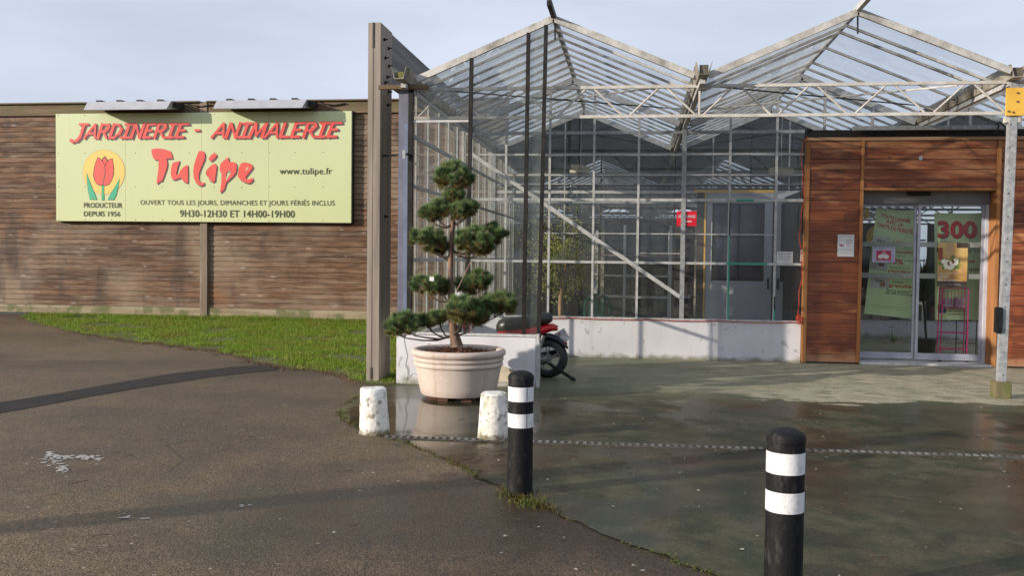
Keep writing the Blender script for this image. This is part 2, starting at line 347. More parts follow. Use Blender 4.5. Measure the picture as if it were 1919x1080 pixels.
PAPER = simple('paper', (.72, .72, .7), (.66, .66, .65), 6, .6)
GREYINK = simple('grey_ink', (.25, .25, .27), None, 6, .6)
PINK = simple('pink_wire', (.62, .03, .20), (.5, .025, .16), 6, .4)
PINKP = simple('pink_print', (.5, .03, .1), (.4, .03, .09), 6, .4)
CORDR = simple('orange_red_cable', (.55, .06, .025), (.45, .05, .02), 20, .5)
SOIL = simple('bark_mulch', (.09, .035, .018), (.035, .018, .01), 40, .95, 0, 1.0, 70)
BARK = simple('pine_bark', (.26, .155, .10), (.10, .065, .048), 16, .85, 0, .8, 35, st=(1, 1, .5))
TWIG = simple('dark_twig', (.05, .038, .03), (.09, .06, .045), 20, .85)
NEED = m_veg('pine_needles', (.075, .155, .055), (.28, .36, .14), (.025, .065, .04), .5, .15, 14)
OLDN = m_veg('old_brown_needles', (.42, .15, .04), (.24, .12, .04), (.14, .09, .03), .6, .15, 9)
LEAF = m_veg('yellow_green_leaves', (.40, .44, .08), (.62, .58, .16), (.2, .26, .045), .4, .3, 5)
DLEAF = m_veg('dark_strap_leaves', (.02, .04, .015), (.04, .07, .02), (.01, .02, .01), .4, .1, 5)
GRASS = m_veg('grass_blades', (.11, .20, .016), (.27, .37, .035), (.24, .22, .045), .55, .35, 1.6)
MOSS = m_veg('moss_tufts', (.07, .11, .015), (.14, .14, .03), (.10, .055, .02), .7, .2, 6)
EARTH = simple('dark_earth', (.09, .12, .02), (.08, .075, .026), 3, .95, 0, .8, 20)
CHAIR = simple('green_plastic', (.012, .09, .05), (.01, .07, .04), 5, .35)
LAMPB = simple('beige_lamp_housing', (.5, .44, .3), (.4, .35, .24), 8, .5)
STEEL = simple('bright_alloy', (.5, .5, .5), (.4, .4, .4), 10, .3, .8)
BROWNBOX = simple('brown_goods', (.14, .06, .035), (.05, .03, .022), 1.2, .7)
PALEB = simple('pale_goods', (.3, .27, .22), (.16, .14, .12), 2.2, .7)
LEAFD = simple('fallen_leaf', (.10, .05, .02), (.2, .12, .05), 3, .7)
PALESPK = simple('pale_grit', (.5, .48, .42), (.3, .28, .22), 3, .7)
# ------------------------------------------------------------------ geometry helpers
class MB:
    def __init__(s): s.v = []; s.f = []; s.sm = False
    def add(s, vs, fs):
        n = len(s.v); s.v += [tuple(q) for q in vs]; s.f += [tuple(i + n for i in f) for f in fs]; return s
    def box(s, x0, x1, y0, y1, z0, z1):
        return s.add([(x0, y0, z0), (x1, y0, z0), (x1, y1, z0), (x0, y1, z0), (x0, y0, z1), (x1, y0, z1), (x1, y1, z1), (x0, y1, z1)],
                     [(0, 3, 2, 1), (4, 5, 6, 7), (0, 1, 5, 4), (1, 2, 6, 5), (2, 3, 7, 6), (3, 0, 4, 7)])
    def bar(s, a, b, w, h, upv=(0, 0, 1)):
        a, b = Vector(a), Vector(b); d = (b - a).normalized(); u = Vector(upv)
        if abs(d.dot(u)) > .98: u = Vector((0, 1, 0))
        r = d.cross(u).normalized(); u = r.cross(d).normalized(); vs = []
        for p in (a, b):
            for i, j in ((-1, -1), (1, -1), (1, 1), (-1, 1)): vs.append(p + r * i * w / 2 + u * j * h / 2)
        return s.add(vs, [(0, 1, 2, 3), (7, 6, 5, 4), (0, 4, 5, 1), (1, 5, 6, 2), (2, 6, 7, 3), (3, 7, 4, 0)])
    def tube(s, pts, r, n=6):
        pts = [Vector(p) for p in pts]; rs = r if isinstance(r, (list, tuple)) else [r] * len(pts)
        n0 = len(s.v); pr_ = None
        for i, p in enumerate(pts):
            d = (pts[min(i + 1, len(pts) - 1)] - pts[max(i - 1, 0)]).normalized()
            u = Vector((0, 0, 1)) if abs(d.z) < .9 else Vector((0, 1, 0))
            if pr_ is not None: x = (pr_ - d * pr_.dot(d)).normalized()
            else: x = d.cross(u).normalized()
            pr_ = x; y = d.cross(x)
            for k in range(n):
                a = 2 * pi * k / n; s.v.append(tuple(p + (x * cos(a) + y * sin(a)) * rs[i]))
        for i in range(len(pts) - 1):
            for k in range(n):
                a = n0 + i * n + k; b = n0 + i * n + (k + 1) % n; s.f.append((a, b, b + n, a + n))
        s.f.append(tuple(n0 + k for k in range(n))[::-1]); s.f.append(tuple(n0 + (len(pts) - 1) * n + k for k in range(n))); return s
    def lathe(s, prof, c=(0, 0, 0), n=48, axis='z', cap=True, fn=None):
        n0 = len(s.v)
        for i, (r, h) in enumerate(prof):
            for k in range(n):
                a = 2 * pi * k / n; q = r * cos(a), r * sin(a)
                p = {'z': (q[0], q[1], h), 'y': (q[0], h, q[1]), 'x': (h, q[0], q[1])}[axis]
                p = Vector(p)
                if fn: p = fn(p)
                s.v.append(tuple(p + Vector(c)))
        for i in range(len(prof) - 1):
            for k in range(n):
                a = n0 + i * n + k; b = n0 + i * n + (k + 1) % n; s.f.append((a, b, b + n, a + n))
        if cap:
            s.f.append(tuple(n0 + k for k in range(n))[::-1]); s.f.append(tuple(n0 + (len(prof) - 1) * n + k for k in range(n)))
        return s
    def prism(s, pts, y0, y1):      # outline in X,Z extruded along Y
        n = len(pts); vs = [(x, y0, z) for x, z in pts] + [(x, y1, z) for x, z in pts]
        return s.add(vs, [tuple(range(n)), tuple(range(2 * n - 1, n - 1, -1))] + [(i, i + n, (i + 1) % n + n, (i + 1) % n) for i in range(n)])
    def quad(s, a, b, c, d): return s.add([a, b, c, d], [(0, 1, 2, 3)])
    def loft(s, secs, n=20, e=2.6):      # secs: (x, y, z, half_y, half_z)
        n0 = len(s.v)
        for (x, y, z, hy, hz) in secs:
            for k in range(n):
                a = 2 * pi * k / n; ca, sa = cos(a), sin(a)
                s.v.append((x, y + hy * math.copysign(abs(ca) ** (2 / e), ca), z + hz * math.copysign(abs(sa) ** (2 / e), sa)))
        for i in range(len(secs) - 1):
            for k in range(n):
                a = n0 + i * n + k; b = n0 + i * n + (k + 1) % n; s.f.append((a, b, b + n, a + n))
        s.f.append(tuple(n0 + k for k in range(n))[::-1]); s.f.append(tuple(n0 + (len(secs) - 1) * n + k for k in range(n))); return s
    def build(s, name, mat, parent=None, smooth=False, bevel=0, fix=True):
        me = bpy.data.meshes.new(name); me.from_pydata(s.v, [], s.f); me.materials.append(mat)
        if fix or bevel:
            bm = bmesh.new(); bm.from_mesh(me)
            if fix: bmesh.ops.recalc_face_normals(bm, faces=bm.faces)
            if bevel:
                es = [e for e in bm.edges if len(e.link_faces) == 2 and e.calc_face_angle(0) > .6]
                bmesh.ops.bevel(bm, geom=es, offset=bevel, segments=2, affect='EDGES', clamp_overlap=True)
            bm.to_mesh(me); bm.free()
        if smooth:
            for p in me.polygons: p.use_smooth = True
            try: me.set_sharp_from_angle(angle=radians(40))
            except Exception: pass
        o = bpy.data.objects.new(name, me); COL.objects.link(o)
        if parent is not None:
            o.parent = parent
            o.matrix_parent_inverse = Matrix.Translation(-WLOC(parent))
        return o
def WLOC(o):
    v = Vector(o.location)
    return v
def thing(name, loc, label, cat, group=None):
    o = bpy.data.objects.new(name, None); COL.objects.link(o); o.location = loc; o.empty_display_size = .1
    o['label'] = label; o['category'] = cat
    if group: o['group'] = group
    return o
def tag(o, label, cat, group=None, kind=None):
    o['label'] = label; o['category'] = cat
    if group: o['group'] = group
    if kind: o['kind'] = kind
    return o
def struct(o, label=None):
    o['kind'] = 'structure'
    if label: o['label'] = label
    return o
def sub(name, mb, mat, part, **k):      # sub-part: part has identity transform in world, parent inverse handled
    o = mb.build(name, mat, None, **k); o.parent = part
    root = part.parent
    return o
def text(s, x0, x1, z0, z1, Y, mat, parent, name='lettering', shear=0, off=0, th=.002, fn=None, align=None, spacing=1):
    cu = bpy.data.curves.new('t', 'FONT'); cu.body = s; cu.size = 1; cu.shear = shear; cu.offset = off; cu.extrude = 0; cu.space_character = spacing; cu.resolution_u = 3
    ob = bpy.data.objects.new('t', cu); COL.objects.link(ob)
    dg = bpy.context.evaluated_depsgraph_get(); dg.update()
    me = bpy.data.meshes.new_from_object(ob.evaluated_get(dg)); bpy.data.objects.remove(ob)
    xs = [v.co.x for v in me.vertices]; zs = [v.co.y for v in me.vertices]
    ax, bx, az, bz = min(xs), max(xs), min(zs), max(zs)
    sx = (x1 - x0) / (bx - ax) if x1 is not None else None; sz = (z1 - z0) / (bz - az)
    if sx is None: sx = sz
    vs = []
    for v in me.vertices:
        X, Z = x0 + (v.co.x - ax) * sx, z0 + (v.co.y - az) * sz; yy = Y
        if fn: X, yy, Z = fn(X, Z)
        vs.append((X, yy, Z))
    m = MB().add(vs, [tuple(p.vertices) for p in me.polygons]); bpy.data.meshes.remove(me)
    o = m.build(name, mat, parent, fix=False); return o
X0, BAY, YF, YT, Y2, Y3, ZR, ZG = -2.513, 3.2, 10.117, 10.33, 13.365, 16.27, 4.044, 3.373
XV = X0 + BAY
def roofz(x):
    f = ((x - X0) / BAY) % 1; return ZG + (ZR - ZG) * (1 - abs(f - .5) * 2)
# ================================================================== SETTING
def sheet(pts, z, name, mat, sub_=0):
    m = MB(); m.add([(p[0], p[1], z) for p in pts], [tuple(range(len(pts)))]); return struct(m.build(name, mat))
sheet([(-250, -250), (250, -250), (250, 250), (-250, 250)], 0, 'ground', A_)
# apron outline (wavering edge against the asphalt)
edge = [(4.2, -.6), (3.0, 1.15), (1.9, 2.5), (.95, 3.55), (.252, 4.377), (-.083, 4.737), (-.564, 5.328), (-1.125, 6.119), (-1.735, 6.915), (-2.2, 7.3), (-2.62, 7.95), (-2.74, 8.5), (-2.78, 9.1), (-2.66, 9.8), (-2.62, 10.1)]
ed = []
for i in range(len(edge) - 1):
    a, b = Vector((*edge[i], 0)), Vector((*edge[i + 1], 0)); n = max(2, int((b - a).length / .07))
    for k in range(n):
        p = a.lerp(b, k / n); q = mnoise.noise(p * 4) * .035 + mnoise.noise(p * 15) * .018; ed.append((p.x + q, p.y + q * .7))
m = MB(); vs = []; fs = []
pts = ed + [(-2.62, 60), (14, 60), (14, -.6)]
bm = bmesh.new(); f = bm.faces.new([bm.verts.new((x, y, .006)) for x, y in pts]); f.normal_update(); bmesh.ops.triangulate(bm, faces=[f])
me = bpy.data.meshes.new('concrete_apron'); bm.to_mesh(me); bm.free(); me.materials.append(APR)
o = bpy.data.objects.new('concrete_apron', me); COL.objects.link(o); struct(o)
if me.polygons[0].normal.z < 0: me.flip_normals()
# asphalt repair strip
up_ = [(-500, 860), (-250, 805), (0, 755), (110, 738), (220, 718), (330, 700), (440, 688), (500, 684), (522, 690)]
dn_ = [(520, 696), (480, 698), (400, 707), (250, 730), (100, 757), (0, 775), (-250, 833), (-500, 895)]
def jit(p, s=.03): q = mnoise.noise(Vector((p.x * 3, p.y * 3, 1))); return (p.x + q * s, p.y + q * s * .8)
def dens(l):
    r = []
    for i in range(len(l) - 1):
        for k in range(5): r.append((l[i][0] + (l[i + 1][0] - l[i][0]) * k / 5, l[i][1] + (l[i + 1][1] - l[i][1]) * k / 5))
    return r + [l[-1]]
sheet([jit(onZ(*p)) for p in dens(up_)] + [jit(onZ(*p)) for p in dens(dn_)], .004, 'asphalt_patch', PATCH)
# worn white paint flecks
m = MB(); random.seed(3)
for (cx, cy, sx, sy, n) in ((100, 862, 13, 9, 50), (116, 880, 14, 6, 32), (158, 859, 22, 3.5, 46), (122, 858, 14, 2.5, 20), (92, 852, 6, 5, 14), (187, 862, 6, 3, 8), (250, 972, 22, 2.0, 8), (455, 950, 12, 1.5, 5)):
    for _ in range(n):
        p = onZ(random.gauss(cx, sx * .6), random.gauss(cy, sy * .6)); r = random.uniform(.006, .024); k = random.randint(5, 7); a0 = random.random() * 6
        m.add([(p.x + cos(a0 + 2 * pi * i / k) * r * random.uniform(.6, 1.5), p.y + sin(a0 + 2 * pi * i / k) * r * random.uniform(.5, 1.1), .0042 + .0001 * (_ % 9)) for i in range(k)], [tuple(range(k))])
struct(m.build('worn_road_paint', simple('worn_white_road_paint', (.5, .49, .45), (.3, .28, .25), 30, .7), fix=False))
# grass bank
GP = [(60, 606), (110, 616), (150, 626), (250, 641), (340, 651), (430, 664), (470, 676), (520, 690), (580, 694), (620, 700), (650, 712), (690, 722), (735, 722)]
gl_ = [onZ(*p) for p in GP]
# world boundary: front edge y as function of x
fx = [(-22, 19.9), (-13.9, 19.7), (-13.3, 18.6)] + [(p.x, p.y) for p in gl_] + [(-2.66, 9.95), (-2.60, 9.95)]
fx = sorted(fx)
def fedge(x):
    for i in range(len(fx) - 1):
        if fx[i][0] <= x <= fx[i + 1][0]:
            t_ = (x - fx[i][0]) / max(1e-6, fx[i + 1][0] - fx[i][0]); return fx[i][1] + t_ * (fx[i + 1][1] - fx[i][1])
    return 99
m = MB(); n = 120; vs = []
for i in range(n + 1):
    x = -15 + (15 - 2.66) * i / n; y0 = fedge(x) + mnoise.noise(Vector((x * 2.5, 0, 0))) * .2 + .05
    for j in range(9):
        y = y0 + (21 - y0) * j / 8; z = .006 + abs(mnoise.noise(Vector((x, y, 0)))) * .012 * (j > 0); vs.append((x, y, z))
m.add(vs, [(i * 9 + j, (i + 1) * 9 + j, (i + 1) * 9 + j + 1, i * 9 + j + 1) for i in range(n) for j in range(8)])
struct(m.build('grass_bank_soil', EARTH, smooth=True))
random.seed(11); m = MB(); cnt = 0
while cnt < 95000:
    x = random.uniform(-14.6, -2.68); y = random.uniform(9.9, 19.25)
    e = fedge(x); dd = y - e + mnoise.noise(Vector((x * 2.5, 0, 0))) * -.2
    if dd < -.05: continue
    den = mnoise.noise(Vector((x * 1.1, y * 1.1, 5))) + .35 * mnoise.noise(Vector((x * 5, y * 5, 5)))
    if den < -.42 + .25 * random.random() or (dd < .6 and random.random() > .2 + dd * 1.3 + mnoise.noise(Vector((x * 3, y * 3, 8))) * .9): continue
    tall = .035 + .045 * max(0, mnoise.noise(Vector((x * .8, y * .8, 9)))) + (.05 if y > 18.6 else 0) * random.random()
    h = tall * random.uniform(.5, 1.5); a = random.random() * 2 * pi; w = random.uniform(.004, .010); lx, ly = random.gauss(0, .6) * h, random.gauss(0, .6) * h
    z = .006; c, s_ = cos(a) * w, sin(a) * w
    m.add([(x - c, y - s_, z), (x + c, y + s_, z), (x + lx, y + ly, z + h)], [(0, 1, 2)]); cnt += 1
o = m.build('grass', GRASS, fix=False); tag(o, 'short green grass growing along the foot of the wooden fence', 'grass', kind='stuff')
# moss and weeds along the asphalt seam
m = MB()
for (x, y) in ed:
    if not (-2.8 < x < 2.5): continue
    w_ = .5 + mnoise.noise(Vector((x * 2.2, y * 2.2, 2)))
    spot = 1 if abs(x + .62) < .14 and abs(y - 5.42) < .2 else 0
    for _ in range(int(max(0, w_) * 34) + spot * 120):
        px, py = x + random.gauss(0, .02 + .03 * spot), y + random.gauss(0, .02 + .03 * spot); h = random.uniform(.004, .016) + spot * random.uniform(0, .018)
        a = random.random() * 6.3; c, s_ = cos(a) * .005, sin(a) * .005
        m.add([(px - c, py - s_, .004), (px + c, py + s_, .004), (px + random.gauss(0, .01), py + random.gauss(0, .01), .004 + h)], [(0, 1, 2)])
tag(m.build('moss', MOSS, fix=False), 'green moss and weeds growing in the seam between asphalt and concrete', 'moss', kind='stuff')
# fallen leaves, needles, grit
def litter(n, mat, name, label, cat, size, zones, flat=True, seed=1):
    random.seed(seed); m = MB()
    for _ in range(n):
        z_ = random.choice(zones); x, y = random.uniform(z_[0], z_[1]), random.uniform(z_[2], z_[3])
        r = random.uniform(*size); k = 5; a0 = random.random() * 6.3; st = random.uniform(.3, .9)
        zz = .0095 + random.uniform(0, .004)
        m.add([(x + cos(a0) * cos(2 * pi * i / k) * r - sin(a0) * sin(2 * pi * i / k) * r * st, y + sin(a0) * cos(2 * pi * i / k) * r + cos(a0) * sin(2 * pi * i / k) * r * st, zz + random.uniform(0, .004)) for i in range(k)], [tuple(range(k))])
    tag(m.build(name, mat, fix=False), label, cat, kind='stuff')
litter(260, PALESPK, 'grit', 'pale petals and grit scattered over the wet concrete and asphalt', 'grit', (.004, .013), [(-2.4, 5, 4, 13), (-1, 3, 4, 9), (-5, 0, 3.5, 9)])
litter(420, LEAFD, 'leaf_litter', 'brown leaf scraps lying on the concrete and along the grass edge', 'leaves', (.004, .016), [(-2.4, 5, 6.5, 13), (-1.9, 2.9, 6.98, 7.12), (-1.9, 2.9, 6.98, 7.12), (-1, 2, 4, 9)], seed=2)
random.seed(5); m = MB()
for _ in range(4200):
    x = random.uniform(-9.5, -3.0); y = fedge(x) + mnoise.noise(Vector((x * 2.5, 0, 0))) * .2 + random.gauss(-.02, .10); r = random.uniform(.008, .03); a = random.random() * 6.3
    m.add([(x, y, .008), (x + cos(a) * r, y + sin(a) * r, .012), (x + cos(a + .8) * r, y + sin(a + .8) * r, .016)], [(0, 1, 2)])
tag(m.build('leaf_mulch', LEAFD, fix=False), 'dark reddish leaf mulch lying where the asphalt meets the grass', 'leaves', kind='stuff')
random.seed(15); m = MB()
for _ in range(70):
    z_ = random.choice([(-4.5, 0, 4, 8), (-.5, 3, 4.2, 8), (-1.3, -.9, 6.2, 7)]); x, y = random.uniform(z_[0], z_[1]), random.uniform(z_[2], z_[3]); a = random.gauss(.3, .5); L = random.uniform(.03, .14)
    m.tube([(x, y, .012), (x + cos(a) * L * .5, y + sin(a) * L * .5, .014), (x + cos(a + .2) * L, y + sin(a + .2) * L, .011)], .0022, 4)
tag(m.build('fallen_twigs', TWIG, fix=False), 'thin dark twigs scattered over the asphalt and wet concrete', 'twigs', kind='stuff')
# ================================================================== FENCE
YFn = 19.3
fe = thing('wooden_fence', (-9, YFn, 0), 'tall weathered brown board fence carrying the green shop sign', 'fence')
def boards(x0, x1):
    m = MB(); z = .24; k = 0
    while z < 4.52:
        q = .115; d = random.uniform(-.003, .003)
        m.add([(x0, YFn - .020 + d, z + .004), (x1, YFn - .020 + d, z + .004), (x1, YFn - .004 + d, z + q - .002), (x0, YFn - .004 + d, z + q - .002), (x0, YFn + .03, z + q - .002), (x1, YFn + .03, z + q - .002), (x1, YFn + .03, z + .004), (x0, YFn + .03, z + .004)],
              [(0, 1, 2, 3), (3, 2, 5, 4), (4, 5, 6, 7), (7, 6, 1, 0), (0, 3, 4, 7), (1, 6, 5, 2)]); z += q
    m.box(x0, x1, YFn + .03, YFn + .05, .24, 4.5)
    return m
random.seed(21)
PX = [-20.5, -14.9, -9.41, -3.9]
for a, b in ((-20.4, -15.0), (-14.8, -9.50), (-9.32, -4.0), (-3.8, -2.66)): boards(a, b).build('boarding', FEN, fe)
for i, x in enumerate(PX): MB().box(x - .085, x + .085, YFn - .09, YFn + .12, .02, 4.77).build('post', m_oldwood('fence_post_timber', (.30, .235, .18), (.2, .15, .11), (.1, .07, .05), .2) if i == 0 else bpy.data.materials['fence_post_timber'], fe, bevel=.006)
for i in range(4):
    a = PX[i] + .085; b = (PX[i + 1] - .085) if i < 3 else -2.66
    MB().box(a, b, YFn - .07, YFn + .09, 4.50, 4.755).build('top_rail', TOPWOOD, fe, bevel=.006)
    MB().box(a, b, YFn - .055, YFn + .07, .05, .235).build('bottom_rail', RAILWOOD, fe, bevel=.006)
    MB().box(a, b, YFn - .13, YFn + .12, 4.757, 4.785).build('capping', TOPWOOD, fe)
# sign
YS = 19.15
sg = thing('shop_sign', (-9.45, YS, 3.3), 'large pale green shop sign with red lettering and a tulip emblem on the fence', 'sign')
xs = [-12.86, -11.20, -9.42, -7.88, -6.03]
for i in range(4):
    MB().box(xs[i] + .002, xs[i + 1] - .002, YS - .012, YS + .05, 2.135, 4.525).build('panel', SIGN, sg)
MB().box(-12.88, -6.01, YS + .051, YS + .13, 2.125, 4.535).build('backing_frame', DARKM, sg)
m = MB()
for z in (2.17, 2.9, 3.65, 4.49):
    for i in range(12):
        x = -12.8 + i * .612; m.lathe([(.0001, 0), (.010, .001), (.010, .006)], (x + .02 * (i % 3), YS - .019, z), 8, 'y')
m.build('screw_heads', simple('screw_grey', (.22, .22, .18), None, 8, .5), sg)
def P2(px, py, k=0): q = onY(px, py, YS - .02 - k); return q.x, q.z
def poly(m, pts, Y, th=0):
    bm = bmesh.new(); vs = [bm.verts.new((x, Y, z)) for x, z in pts]; f = bm.faces.new(vs); f.normal_update(); r = bmesh.ops.triangulate(bm, faces=[f])
    bm.verts.index_update(); m.add([tuple(v.co) for v in bm.verts], [tuple(v.index for v in ff.verts) for ff in bm.faces]); bm.free()
# brush capitals made of strokes
GLY = {
 'J': ([((.25, 1), (1.0, 1)), ((.68, 1), (.68, .05)), ((.68, .08), (.5, -.18)), ((.52, -.16), (.2, -.25)), ((.24, -.25), (-.05, -.13))], 1.0),
 'A': ([((.0, 0), (.55, 1)), ((.55, 1), (.92, 0)), ((.2, .33), (.8, .33))], .95),
 'R': ([((.15, 0), (.15, 1)), ((.1, .97), (.65, .95)), ((.62, .98), (.80, .76)), ((.80, .8), (.6, .5)), ((.64, .5), (.2, .46)), ((.42, .48), (.9, .0))], .95),
 'D': ([((.15, 0), (.15, 1)), ((.1, .96), (.6, .93)), ((.55, .97), (.92, .6)), ((.92, .66), (.85, .3)), ((.87, .38), (.5, .03)), ((.55, .03), (.1, .03))], 1.0),
 'I': ([((.0, .97), (.72, .97)), ((.36, 1), (.36, 0)), ((.0, .03), (.72, .03))], .75),
 'N': ([((.1, 0), (.1, 1)), ((.12, 1), (.8, 0)), ((.82, 0), (.82, 1))], .95),
 'E': ([((.15, 0), (.15, 1)), ((.1, .95), (.8, .97)), ((.15, .5), (.66, .52)), ((.1, .04), (.76, .04))], .85),
 'L': ([((.15, 0), (.15, 1)), ((.1, .04), (.75, .04))], .78),
 'M': ([((.05, 0), (.2, 1)), ((.2, 1), (.52, .12)), ((.52, .12), (1.0, 1)), ((.98, 1), (1.02, 0))], 1.15),
 '-': ([((.1, .5), (.75, .5))], .85), ' ': ([], .45)}
def brush(word, xa, xb, za, zb, Y, mat, nm):
    tot = sum(GLY[c][1] for c in word); m = MB(); x = 0; k = 0; H = zb - za
    sc = (xb - xa) / tot
    for c in word:
        for (p, q) in GLY[c][0]:
            w = .088 * (1.15 if abs(p[0] - q[0]) < .3 else .82)
            A = Vector((xa + (x + p[0] * .93) * sc + p[1] * H * .38 - H * .19, za + p[1] * H)); B = Vector((xa + (x + q[0] * .93) * sc + q[1] * H * .38 - H * .19, za + q[1] * H))
            d = (B - A).normalized(); n = Vector((-d.y, d.x)); ww = w * H / .48 * .5 * 1.12; yy = Y - k * .00012; k += 1
            A -= d * ww * .5; B += d * ww * .5
            m.add([(A.x + n.x * ww, yy, A.y + n.y * ww), (A.x - n.x * ww, yy, A.y - n.y * ww), (B.x - n.x * ww * .9, yy, B.y - n.y * ww * .9), (B.x + n.x * ww, yy, B.y + n.y * ww)], [(0, 1, 2, 3)])
        x += GLY[c][1]
    m.build(nm, mat, sg, fix=False)
def brushpair(word, pxa, pxb, pyt, pyb):
    a = P2(pxa, pyb); b = P2(pxb, pyt)
    brush(word, a[0] + .04, b[0] - .06, a[1] - .03, b[1] - .03, YS - .016, SHADOWL, 'lettering_shadow')
    brush(word, a[0], b[0] - .10, a[1], b[1], YS - .024, CORAL, 'headline_lettering')
brushpair('JARDINERIE', 139, 360, 231, 259)
brushpair('-', 364, 384, 231, 257)
brushpair('ANIMALERIE', 401, 647, 229, 258)
TUL = [
 [(120, 85), (165, 72), (240, 70), (330, 82), (435, 122), (452, 165), (472, 232), (370, 238), (384, 320), (368, 400), (318, 540), (298, 600), (262, 605), (215, 650), (203, 640), (235, 400), (236, 258), (180, 252), (150, 225), (125, 150)],
 [(468, 303), (585, 272), (555, 360), (520, 505), (560, 495), (600, 420), (650, 365), (715, 342), (720, 480), (716, 632), (690, 630), (640, 605), (605, 545), (560, 560), (500, 585), (458, 570), (437, 500), (440, 400)],
 [(893, 115), (945, 108), (985, 130), (998, 180), (990, 250), (925, 400), (895, 490), (893, 560), (915, 615), (935, 632), (990, 628), (985, 655), (950, 682), (900, 675), (850, 635), (812, 550), (803, 450), (812, 360), (850, 230)],
 [(1165, 150), (1195, 180), (1150, 240), (1105, 280), (1060, 255), (1055, 235), (1095, 180), (1130, 155)],
 [(1100, 345), (1160, 316), (1190, 355), (1180, 440), (1160, 600), (1130, 622), (1080, 600), (1040, 520), (1010, 500), (1008, 450), (1035, 405)],
 [(1290, 275), (1380, 212), (1385, 290), (1460, 292), (1508, 315), (1515, 380), (1500, 470), (1450, 530), (1345, 625), (1310, 740), (1250, 795), (1240, 780), (1262, 650), (1268, 500), (1262, 445), (1235, 440), (1245, 330)],
 [(1590, 310), (1640, 296), (1720, 312), (1775, 350), (1780, 385), (1660, 540), (1670, 572), (1700, 580), (1775, 548), (1785, 585), (1745, 630), (1700, 640), (1640, 620), (1570, 575), (1535, 530), (1540, 430), (1562, 350)]]
HOLES = [[(1352, 452), (1368, 440), (1420, 440), (1412, 480), (1350, 590), (1340, 560)], [(1700, 372), (1705, 385), (1665, 440), (1655, 430), (1680, 385)]]
def TP(p, dx=0, dz=0): q = P2(270 + (p[0] + dx) * 220 / 1919, 270 + (p[1] + dz) * 100 / 872); return q
m = MB(); m2 = MB(); m3 = MB()
for gi, g in enumerate(TUL):
    poly(m, [TP(p) for p in g], YS - .022 - gi * .0001); poly(m2, [TP(p, 17, 24) for p in g], YS - .016 - gi * .0003)
for g in HOLES: poly(m3, [TP(p) for p in g], YS - .0240)
m2.build('name_shadow', SHADOWL, sg, fix=False); m.build('name_lettering', CORAL, sg, fix=False); m3.build('letter_counters', SIGN, sg, fix=False)
m3 = MB(); poly(m3, [TP(p) for p in [(1340, 470), (1364, 444), (1416, 444), (1412, 462), (1368, 466), (1345, 560)]], YS - .0250); m3.build('letter_shade', SHADOWL, sg, fix=False)
def EP(p): return P2(140 + p[0] * 110 / 849, 270 + p[1] * 140 / 1080)
def disc(m, c, rx, rz, Y, n=48): poly(m, [(c[0] + rx * cos(2 * pi * i / n), c[1] + rz * sin(2 * pi * i / n)) for i in range(n)], Y)
c = EP((420, 403)); ex = EP((723, 403)); ez = EP((420, 83)); R_ = ex[0] - c[0]; RZ = ez[1] - c[1]
m = MB(); disc(m, c, R_ + .006, RZ + .006, YS - .0150); m.build('emblem_outline', simple('emblem_ochre', (.45, .2, .06), None, 3, .5), sg, fix=False)
m = MB(); disc(m, c, R_, RZ, YS - .0165); m.build('emblem_disc', EMBY, sg, fix=False)
pet = [[(330, 200), (370, 215), (415, 270), (437, 320), (440, 420), (420, 510), (405, 585), (370, 592), (325, 575), (290, 520), (273, 450), (285, 350), (305, 270)],
       [(545, 215), (553, 280), (562, 350), (558, 430), (535, 510), (500, 575), (450, 596), (405, 588), (420, 510), (440, 420), (440, 320), (470, 255), (510, 222)],
       [(435, 182), (455, 210), (475, 245), (455, 285), (436, 315), (415, 275), (395, 245), (412, 208)]]
lv = [[(172, 415), (175, 520), (195, 660), (218, 795), (320, 803), (290, 720), (240, 600), (200, 490)], [(648, 500), (635, 600), (600, 730), (568, 802), (478, 802), (530, 700), (590, 600)], [(390, 600), (424, 600), (424, 806), (390, 806)]]
def grow(pts, d):
    cx = sum(p[0] for p in pts) / len(pts); cz = sum(p[1] for p in pts) / len(pts); r = []
    for x, z in pts:
        v = Vector((x - cx, z - cz)); l = v.length; v = v * ((l + d) / l); r.append((cx + v.x, cz + v.y))
    return r
m = MB(); m2 = MB(); mo = MB()
for g in pet: q = [EP(p) for p in g]; poly(mo, grow(q, .018), YS - .018); poly(m, q if g is not pet[2] else grow(q, -.012), YS - .0195)
for g in lv: q = [EP(p) for p in g]; poly(mo, grow(q, .012), YS - .0182 - .0002 * lv.index(g)); poly(m2, q, YS - .0205)
mo.build('emblem_linework', simple('dark_linework', (.10, .03, .015), None, 3, .5), sg, fix=False); m.build('tulip_petals', CORAL, sg, fix=False); m2.build('tulip_leaves', EMBG, sg, fix=False)
m = MB()
for a, b in zip([(436, 318), (440, 380), (438, 430), (425, 500)], [(440, 380), (438, 430), (425, 500), (408, 590)]):
    A = Vector(EP(a)); B = Vector(EP(b)); d = (B - A).normalized(); n = Vector((-d.y, d.x)) * .009
    m.add([(A.x + n.x, YS - .0202, A.y + n.y), (B.x + n.x, YS - .0202, B.y + n.y), (B.x - n.x, YS - .0202, B.y - n.y), (A.x - n.x, YS - .0202, A.y - n.y)], [(0, 1, 2, 3)])
m.build('petal_line', SHADOWL, sg, fix=False)
def stext(s, px0, px1, pyt, pyb, off=0., nm='small_lettering'):
    a = P2(px0, (pyt + pyb) / 2); b = P2(px1, (pyt + pyb) / 2); t_ = P2((px0 + px1) / 2, pyt); bo = P2((px0 + px1) / 2, pyb)
    text(s, a[0], b[0], bo[1], t_[1], YS - .0205, INK, sg, nm, off=off, spacing=1.05)
stext('PRODUCTEUR', 157, 229, 380, 389.5, .012); stext('DEPUIS 1956', 157, 225, 396, 405.5, .012)
